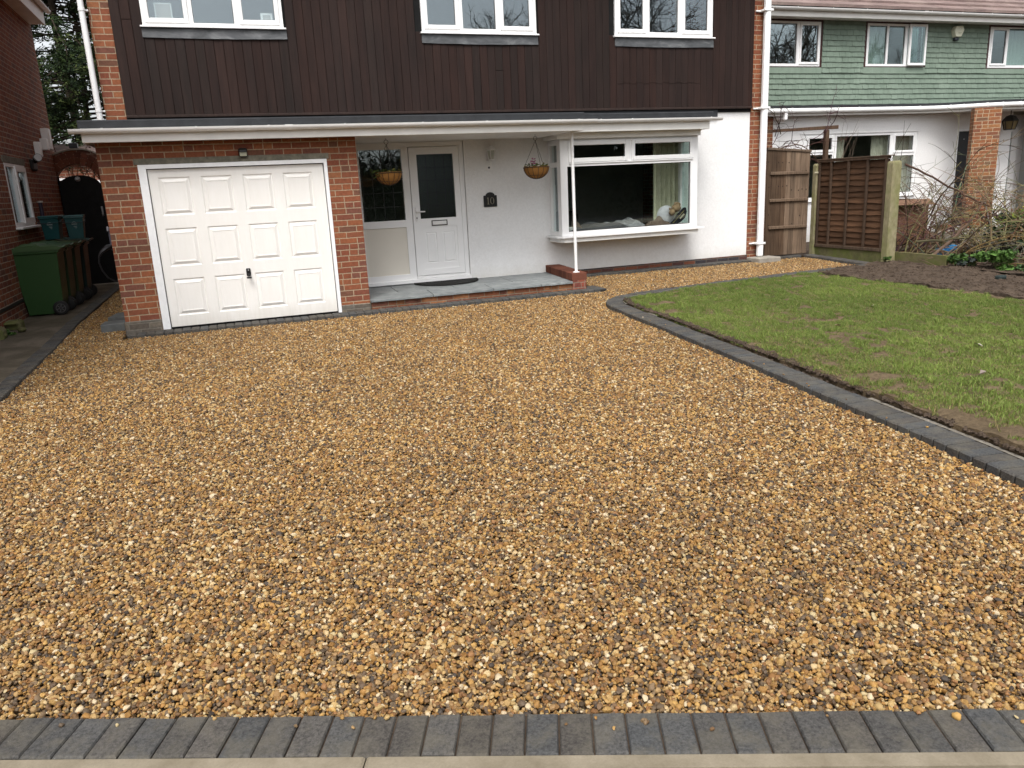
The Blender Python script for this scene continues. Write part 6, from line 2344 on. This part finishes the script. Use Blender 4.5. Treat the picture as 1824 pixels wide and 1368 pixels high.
mb = MB(); wall(mb, 'y', YN - .005, YN + .055, 15.93, 16.65, .03, 2.235, [(15.972, 16.608, .04, 2.192)]); mb.build('door_frame', M['white_timber'], nd)
mb = MB()
mb.tube([(16.37 + .028 * math.cos(2 * math.pi * k / 12), YN + .05, 1.62 + .045 * math.sin(2 * math.pi * k / 12)) for k in range(13)], .008, 6, (.5, .5, .48))
mb.ball((16.40, YN + .045, 1.84), (.02, .02, .032), (.6, .6, .58)); mb.ball((16.395, YN + .05, 1.80), (.012, .012, .03), (.6, .6, .58))
mb.ball((16.21, YN + .055, 2.02), (.012, .01, .014), (.5, .5, .5))
mb.build('door_furniture', M['vcol_gloss'], nd)
# white glazed door right of the pillar
mb = wall(MB(), 'y', 14.08, 14.15, 17.40, 18.21, .05, 2.26, [(17.52, 18.02, 1.26, 2.16), (17.52, 18.02, .25, 1.10)])
pd = mb.build('glazed_door', M['upvc'], nh, bevel=.004)
mb = MB(); mb.box(17.515, 18.025, 14.10, 14.106, 1.255, 2.165); mb.box(17.515, 18.025, 14.10, 14.106, .245, 1.105); mb.build('pane', M['glass_green'], pd)
mb = MB(); wall(mb, 'y', 14.16, 14.3, 16.65, 18.5, -.05, 2.62, [(17.40, 18.21, .05, 2.26)]); wall(mb, 'x', 17.40, 17.62, YN + .22, 14.16, -.05, 2.62); mb.build('porch_wall', M['render'], nh)
mb = MB(); mb.cbox(17.63, 17.79, 14.04, 14.07, 1.12, 1.19, .004); mb.build('letterbox', M['steel'], pd)
mb = MB(); wall(mb, 'y', 13.40, 13.44, 18.55, 20.0, 1.22, 2.25, [(18.62, 19.9, 1.30, 2.18)]); mb.cbox(18.50, 20.1, 13.36, 13.45, 1.18, 1.22, .004); mb.build('window', M['upvc'], nh)
# roof with stepped rows of interlocking tiles
mb = MB()
ang = math.radians(30)
n = 14
for k in range(n):
    s0, s1 = k * .30, (k + 1) * .30
    ya, za = YN - .42 + s0 * math.cos(ang), 4.60 + s0 * math.sin(ang)
    yb, zb = YN - .42 + s1 * math.cos(ang), 4.60 + s1 * math.sin(ang)
    x = 10.2 - (k % 2) * .15
    while x < 22.5:
        kk = rt_.uniform(.88, 1.1)
        mb.hexa([(x + .002, ya - .012, za - .002), (x + .298, ya - .012, za - .002), (x + .298, yb, zb - .006), (x + .002, yb, zb - .006),
                 (x + .002, ya - .022, za + .050 + rt_.uniform(-.003, .003)), (x + .298, ya - .022, za + .050), (x + .298, yb, zb + .018), (x + .002, yb, zb + .018)], (kk, kk, kk))
        x += .30
nrf = mb.build('roof', M['rooftile'], nh)
mb = MB(); mb.prism([(YN - .36, 4.585), (16.4, 6.6), (19.4, 4.585)], 'x', 10.25, 22.4); mb.build('roof_deck', M['dark_paint'], nh)
mb = MB()
mb.cbox(10.2, 22.4, YN - .375, YN - .35, 4.415, 4.575, .004); mb.box(10.2, 22.4, YN - .35, YN - .001, 4.44, 4.455)
mb.build('eaves_board', M['fascia'], nh)
gutter_part(nh, 10.2, 22.4, YN - .44, 4.565, [10.95 + .85 * k for k in range(13)], [14.2])
# swept canopy with gutter
cpath = catmull([(10.42, 13.50), (12.5, 13.50), (14.4, 13.48), (15.1, 13.33), (15.75, 12.98), (16.5, 12.80), (18, 12.78), (22, 12.78)], 8)
cb = [(22, YN - .04), (10.42, YN - .04)]
mb = MB(); mb.prism([tuple(p) for p in offset(cpath, -.07)] + cb, 'z', 2.595, 2.64); mb.build('canopy_soffit', M['fascia'], nh)
mb = MB(); mb.prism([tuple(p) for p in offset(cpath, -.03)] + cb, 'z', 2.715, 2.775); mb.build('canopy_roof', M['rubber'], nh)
mb = MB()
inn, ou = offset(cpath, -.07), offset(cpath, -.045)
for k in range(len(cpath) - 1):
    a, b, c, d = inn[k], inn[k + 1], ou[k + 1], ou[k]
    mb.hexa([(*d, 2.58), (*c, 2.58), (*b, 2.58), (*a, 2.58), (*d, 2.715), (*c, 2.715), (*b, 2.715), (*a, 2.715)])
mb.build('canopy_fascia', M['fascia'], nh)
mb = MB()
mb.tube([(p[0], p[1] - .01, 2.672) for p in cpath], .048, 10)
cg = mb.build('canopy_gutter', M['white_paint'], nh, smooth=True)
for k in (3, 7, 9, 16, 24, 27, 32, 36, 40, 46):
    p = cpath[k]; q = cpath[k + 1]
    mb = MB(); d = Vector((q[0] - p[0], q[1] - p[1], 0)).normalized() * .012
    c0 = Vector((p[0], p[1] - .01, 2.672)); mb.tube([c0 - d, c0 + d], .055, 10); mb.build('bracket', M['white_paint'], cg)
mb = MB(); mb.cbox(10.86, 10.93, 13.46, 13.53, 2.50, 2.64, .006); mb.build('gutter_outlet', M['upvc'], cg)

al = thing('alarm_box', 'cream alarm box with dark strobe on the green tiles', 'alarm box', (15.55, 13.75, 4.25))
hx = [(15.47, 4.375), (15.66, 4.385), (15.705, 4.30), (15.625, 4.16), (15.475, 4.155), (15.42, 4.29)]
mb = MB(); mb.prism(hx, 'y', 13.66, 13.77, (.64, .64, .50)); mb.build('cover', M['vcol_gloss'], al, bevel=.014, seg=3)
mb = MB(); mb.cbox(15.49, 15.60, 13.69, 13.76, 4.09, 4.158, .012, (.02, .025, .035)); mb.build('strobe', M['vcol_gloss'], al)
mb = MB()
for k in range(14):
    a0, a1 = math.pi * k / 14 - .2, math.pi * (k + 1) / 14 - .2
    mb.poly([(15.575 + r * math.cos(a), 13.6585, 4.315 + r * math.sin(a)) for r, a in ((.027, a0), (.036, a0), (.036, a1), (.027, a1))], (.40, .40, .28))
mb.box(15.53, 15.62, 13.657, 13.6605, 4.235, 4.247, (.41, .41, .29)); mb.box(15.54, 15.61, 13.657, 13.6605, 4.212, 4.222, (.41, .41, .29))
mb.build('emblem', M['vcol'], al)
wl_ = thing('porch_lantern', 'dark hanging lantern with amber glass in the neighbour porch', 'lantern', (17.35, 13.5, 2.3))
mb = MB(); mb.lathe([(.165, 2.36), (.17, 2.375), (.10, 2.47), (.02, 2.50)], 17.10, 13.45, 6, (.02, .02, .018)); mb.lathe([(.115, 2.175), (.115, 2.19)], 17.10, 13.45, 6, (.02, .02, .018))
for k in range(6):
    a = math.pi / 3 * k; mb.tube([(17.10 + .11 * math.cos(a), 13.45 + .11 * math.sin(a), 2.18), (17.10 + .16 * math.cos(a), 13.45 + .16 * math.sin(a), 2.37)], .009, 5, (.02, .02, .018))
mb.tube([(17.10, 13.45, 2.49), (17.10, 13.45, 2.60)], .01, 5, (.02, .02, .018))
mb.build('cage', M['vcol'], wl_)
mb = MB(); mb.lathe([(.10, 2.185), (.15, 2.36)], 17.10, 13.45, 6, (.16, .12, .055)); mb.build('glass', M['vcol_gloss'], wl_)
sc_ = thing('security_camera', 'small white security camera on the white wall behind the pergola', 'camera', (10.9, 13.78, 2.55))
mb = MB(); mb.tube([(10.86, 13.79, 2.63), (10.88, 13.70, 2.60)], .016, 8); mb.build('bracket', M['white_paint'], sc_)
mb = MB(); mb.tube([(10.82, 13.72, 2.565), (10.97, 13.60, 2.51)], .042, 12); mb.build('body', M['white_paint'], sc_)

for i, (a, b, y_, c, d, col, lab) in enumerate(((12.70, 12.92, 14.04, .9, 2.2, (.55, .54, .44), 'left pale curtain in the ground floor window of the green tiled house'),
                                              (13.70, 14.24, 14.04, .9, 2.2, (.55, .54, .44), 'wide pale curtain at the right of the neighbour ground floor window'),
                                              (14.26, 15.05, 14.04, .88, 2.2, (.5, .49, .42), 'pale curtain in the narrow right light of the neighbour ground floor window'),
                                              (13.35, 13.95, 14.05, 3.6, 4.4, (.62, .62, .60), 'white net curtain in the middle upstairs window of the green house'),
                                              (17.50, 18.6, 14.05, 3.6, 4.4, (.66, .66, .64), 'white net curtain in the right upstairs window of the green house'))):
    mb = MB(); n = 40
    pts = [(a + (b - a) * k / n, y_ + .02 * math.sin((b - a) * k / n * 55 + i)) for k in range(n + 1)]
    mb.prism(pts + [(x, y + .01) for x, y in pts[::-1]], 'z', c, d, col)
    tag(mb.build('curtain', M['vcol_cloth'], smooth=True), lab, 'curtain')

# ------------------------------------------------------------------ background: conifer, far house, street trees
def conifer(name, base, H, R0, nwh, seed, label, first=.13):
    rr = random.Random(seed)
    t = thing(name, label, 'tree', base)
    bx, by, bz = base
    mb = MB()
    for (ox, rr0, sw) in ((0, .17, .12), (.62, .11, -.16)):
        P = [(bx + ox + sw * math.sin(k * .7) + .03 * k * (1 if sw > 0 else -1), by + .3 * ox, bz + H * .95 * k / 12) for k in range(13)]
        mb.tube(P, [rr0 * (1 - .9 * k / 12) for k in range(13)], 8, (.8, .75, .7))
    fol = MB()
    tones = [(.016, .030, .010), (.024, .042, .012), (.012, .022, .010), (.036, .058, .016), (.020, .036, .013), (.055, .072, .022)]
    for k in range(nwh):
        f = first + (1 - first) * (k / nwh) ** .9
        z = bz + H * f
        L = R0 * (1 - f) ** .62 * rr.uniform(.55, 1.12) + .25
        a = rr.uniform(0, 6.283)
        d = Vector((math.cos(a), math.sin(a), rr.uniform(-.08, .22)))
        P = arc_path((bx + rr.choice((0, .5)), by, z), d, L, .55, rr, 8, .09)
        mb.tube(P, [.035 * (1 - .8 * q / 8) * (1.2 - f) + .004 for q in range(9)], 4, (.7, .65, .6), cap=False)
        side = Vector((-d.y, d.x, 0))
        for q in range(2, 9):
            dens = min(1., max(.12, (f - .235) * 10.))
            nn = 1 + int(9 * dens * rr.uniform(.6, 1.2))
            for _ in range(nn):
                # flat drooping sprays that hang off the branch
                sd = rr.choice((-1, 1))
                ax_ = (d * rr.uniform(.3, 1) + side * sd * rr.uniform(.2, 1) + Vector((0, 0, rr.uniform(-.5, .1)))).normalized()
                ln = rr.uniform(.22, .50)
                c0 = P[q] + Vector((rr.gauss(0, .10), rr.gauss(0, .10), rr.gauss(0, .07)))
                base_c = rr.choice(tones)
                for m in range(12):
                    p = c0 + ax_ * (ln * rr.random()) + Vector((rr.gauss(0, .035), rr.gauss(0, .035), rr.gauss(-.02, .03)))
                    u = (ax_ + Vector((rr.gauss(0, .5), rr.gauss(0, .5), rr.gauss(-.1, .3)))).normalized() * rr.uniform(.035, .075)
                    w = u.cross(Vector((rr.gauss(0, 1), rr.gauss(0, 1), rr.gauss(0, 1)))).normalized() * rr.uniform(.010, .022)
                    kk = rr.uniform(.6, 1.5)
                    fol.poly([p - u, p + w, p + u, p - w], tuple(x * kk for x in base_c))
    mb.build('trunk', M['bark'], t)
    fol.build('crown', M['conifer'], t)
    return t


conifer('conifer', (-3.75, 26.0, -.2), 13.5, 4.2, 300, 51, 'tall dark conifer seen between the two brick houses', .16)

bhh = thing('house', 'far brick house seen through the top of the black gate arch', 'house', (-3.0, 23.5, 0))
mb = wall(MB(), 'y', 23.5, 23.75, -7.5, -1.0, -.2, 2.75, [(-4.1, -3.62, 1.0, 2.20), (-3.30, -2.2, 1.0, 2.12)]); mb.build('wall', M['brick_left'], bhh)
mb = MB(); wall(mb, 'y', 23.46, 23.53, -4.1, -3.62, 1.0, 2.20, [(-4.04, -3.68, 1.06, 2.14)]); w_ = mb.build('window', M['upvc'], bhh); mb = MB(); mb.box(-4.05, -3.67, 23.49, 23.495, 1.05, 2.15); mb.build('pane', M['glass_green'], w_)
mb = MB(); wall(mb, 'y', 23.46, 23.53, -3.30, -2.2, 1.0, 2.12, [(-3.23, -2.27, 1.06, 2.05)]); w_ = mb.build('window', M['upvc'], bhh); mb = MB(); mb.box(-3.24, -2.26, 23.49, 23.495, 1.05, 2.06); mb.build('pane', M['glass_green'], w_)
mb = MB(); mb.prism([(23.3, 2.62), (23.3, 2.70), (25, 3.15), (25, 2.62)], 'x', -7.6, -.9); mb.build('roof', M['rooftile'], bhh)
mb = MB(); wall(mb, 'y', 24.5, 24.7, -7.5, -1.0, -.2, 2.6); mb.build('rear_wall', M['brick_left'], bhh)
mb = MB(); rr = random.Random(5)
for s in range(26):
    P = arc_path((-2.15 + rr.uniform(-.5, .5), 17.1, 1.9), (rr.gauss(0, .4), rr.gauss(0, .2), 1), rr.uniform(.3, .95), .6, rr, 8, .2)
    mb.tube(P, .007, 4, rr.choice([(.16, .07, .04), (.2, .11, .05), (.1, .06, .04)]), cap=False)
    leaf_clump(mb, P[-1], (.1, .1, .08), 8, .03, [(.16, .09, .04), (.09, .09, .03)], rr)
tag(mb.build('climber', M['twig']), 'reddish bare climber behind the brick archway', 'climber')


def bare_tree(loc, H, seed, label):
    rr = random.Random(seed)
    t = thing('bare_tree', label, 'tree', loc, 'leafless street trees reflected in the windows')
    tr, cr_ = MB(), MB()

    def grow(p, d, L, r, lvl, mb):
        P = arc_path(p, d, L, -.06 if lvl < 2 else .12, rr, 6, .09 + .035 * lvl)
        n = 8 if lvl == 0 else (5 if lvl < 3 else 3)
        mb.tube(P, [r * (1 - .45 * k / 6) for k in range(7)], n, (1, 1, 1) if lvl == 0 else (.085, .07, .055), cap=False)
        if lvl >= 5: return
        kids = (5, 5, 5, 4, 4)[lvl]
        for k in range(kids):
            i = rr.randint(2 if lvl else 4, 6)
            dd = (P[i] - P[i - 1]).normalized() + Vector((rr.gauss(0, .55), rr.gauss(0, .55), rr.gauss(.05, .4)))
            grow(P[i], dd, L * rr.uniform(.5, .78), r * (.55 if lvl else .5), lvl + 1, cr_)
    grow(loc, (rr.gauss(0, .08), rr.gauss(0, .08), 1), H * .34, H * .018, 0, tr)
    tr.build('trunk', M['bark'], t)
    cr_.build('branches', M['twig'], t)
    return t


protos = [bare_tree((22.0, -15.0, -.3), 15.5, 61, 'leafless street tree reflected in the right upstairs window'),
          bare_tree((34.0, -17.0, -.3), 16.5, 62, 'leafless street tree reflected in the first window of the green house')]
for i, (x, y, rz, lab) in enumerate(((29.0, -21.0, 2.1, 'leafless tree reflected at the edge of the right upstairs window'),
                                    (40.5, -20.0, 4.0, 'leafless tree reflected in the middle window of the green house'),
                                    (17.2, -22.0, 5.1, 'leafless tree reflected in the middle upstairs window'), (24.6, -19., 1.2, 'leafless tree reflected in the centre of the right upstairs window'), (47., -23., 3.2, 'leafless tree reflected in the far right upstairs window'))):
    copy_tree(protos[i % 2], (x, y, -.3), rz, lab)
sm_ = copy_tree(protos[0], (8.4, -18.5, -.3), .7, 'small leafless tree reflected in the glazed panel beside the front door'); sm_.scale = (.42, .42, .42)
hd = thing('hedge', 'tall dark evergreen hedge added unseen across the road for reflections in the lower windows', 'hedge', (10, -13, 0))  # out of view, added so the lower windows reflect something dark
mb = MB(); rr = random.Random(71)
for k in range(42000):
    p = Vector((rr.uniform(-24, 46), -13 + rr.gauss(0, .45), rr.uniform(-.3, 2.7) + rr.gauss(0, .25)))
    u = Vector((rr.gauss(0, 1), rr.gauss(0, 1), rr.gauss(0, 1))).normalized() * .15
    w = u.cross(Vector((rr.gauss(0, 1), rr.gauss(0, 1), rr.gauss(0, 1)))).normalized() * .09
    kk = rr.uniform(.5, 1.4)
    mb.poly([p - u, p + w, p + u, p - w], (.018 * kk, .030 * kk, .012 * kk))
for k in range(26000):  # taller stretch, shaped to darken what the bay window reflects
    p = Vector((rr.uniform(9.5, 46), -13.6 + rr.gauss(0, .5), rr.uniform(2.2, 4.6) + rr.gauss(0, .3)))
    u = Vector((rr.gauss(0, 1), rr.gauss(0, 1), rr.gauss(0, 1))).normalized() * .15
    w = u.cross(Vector((rr.gauss(0, 1), rr.gauss(0, 1), rr.gauss(0, 1)))).normalized() * .09
    kk = rr.uniform(.5, 1.4)
    mb.poly([p - u, p + w, p + u, p - w], (.018 * kk, .030 * kk, .012 * kk))
mb.build('foliage', M['leaf'], hd)
mb = MB(); mb.box(-24, 46, -13.3, -12.7, -.3, 2.4, (.012, .018, .009)); mb.build('stems', M['leaf'], hd)
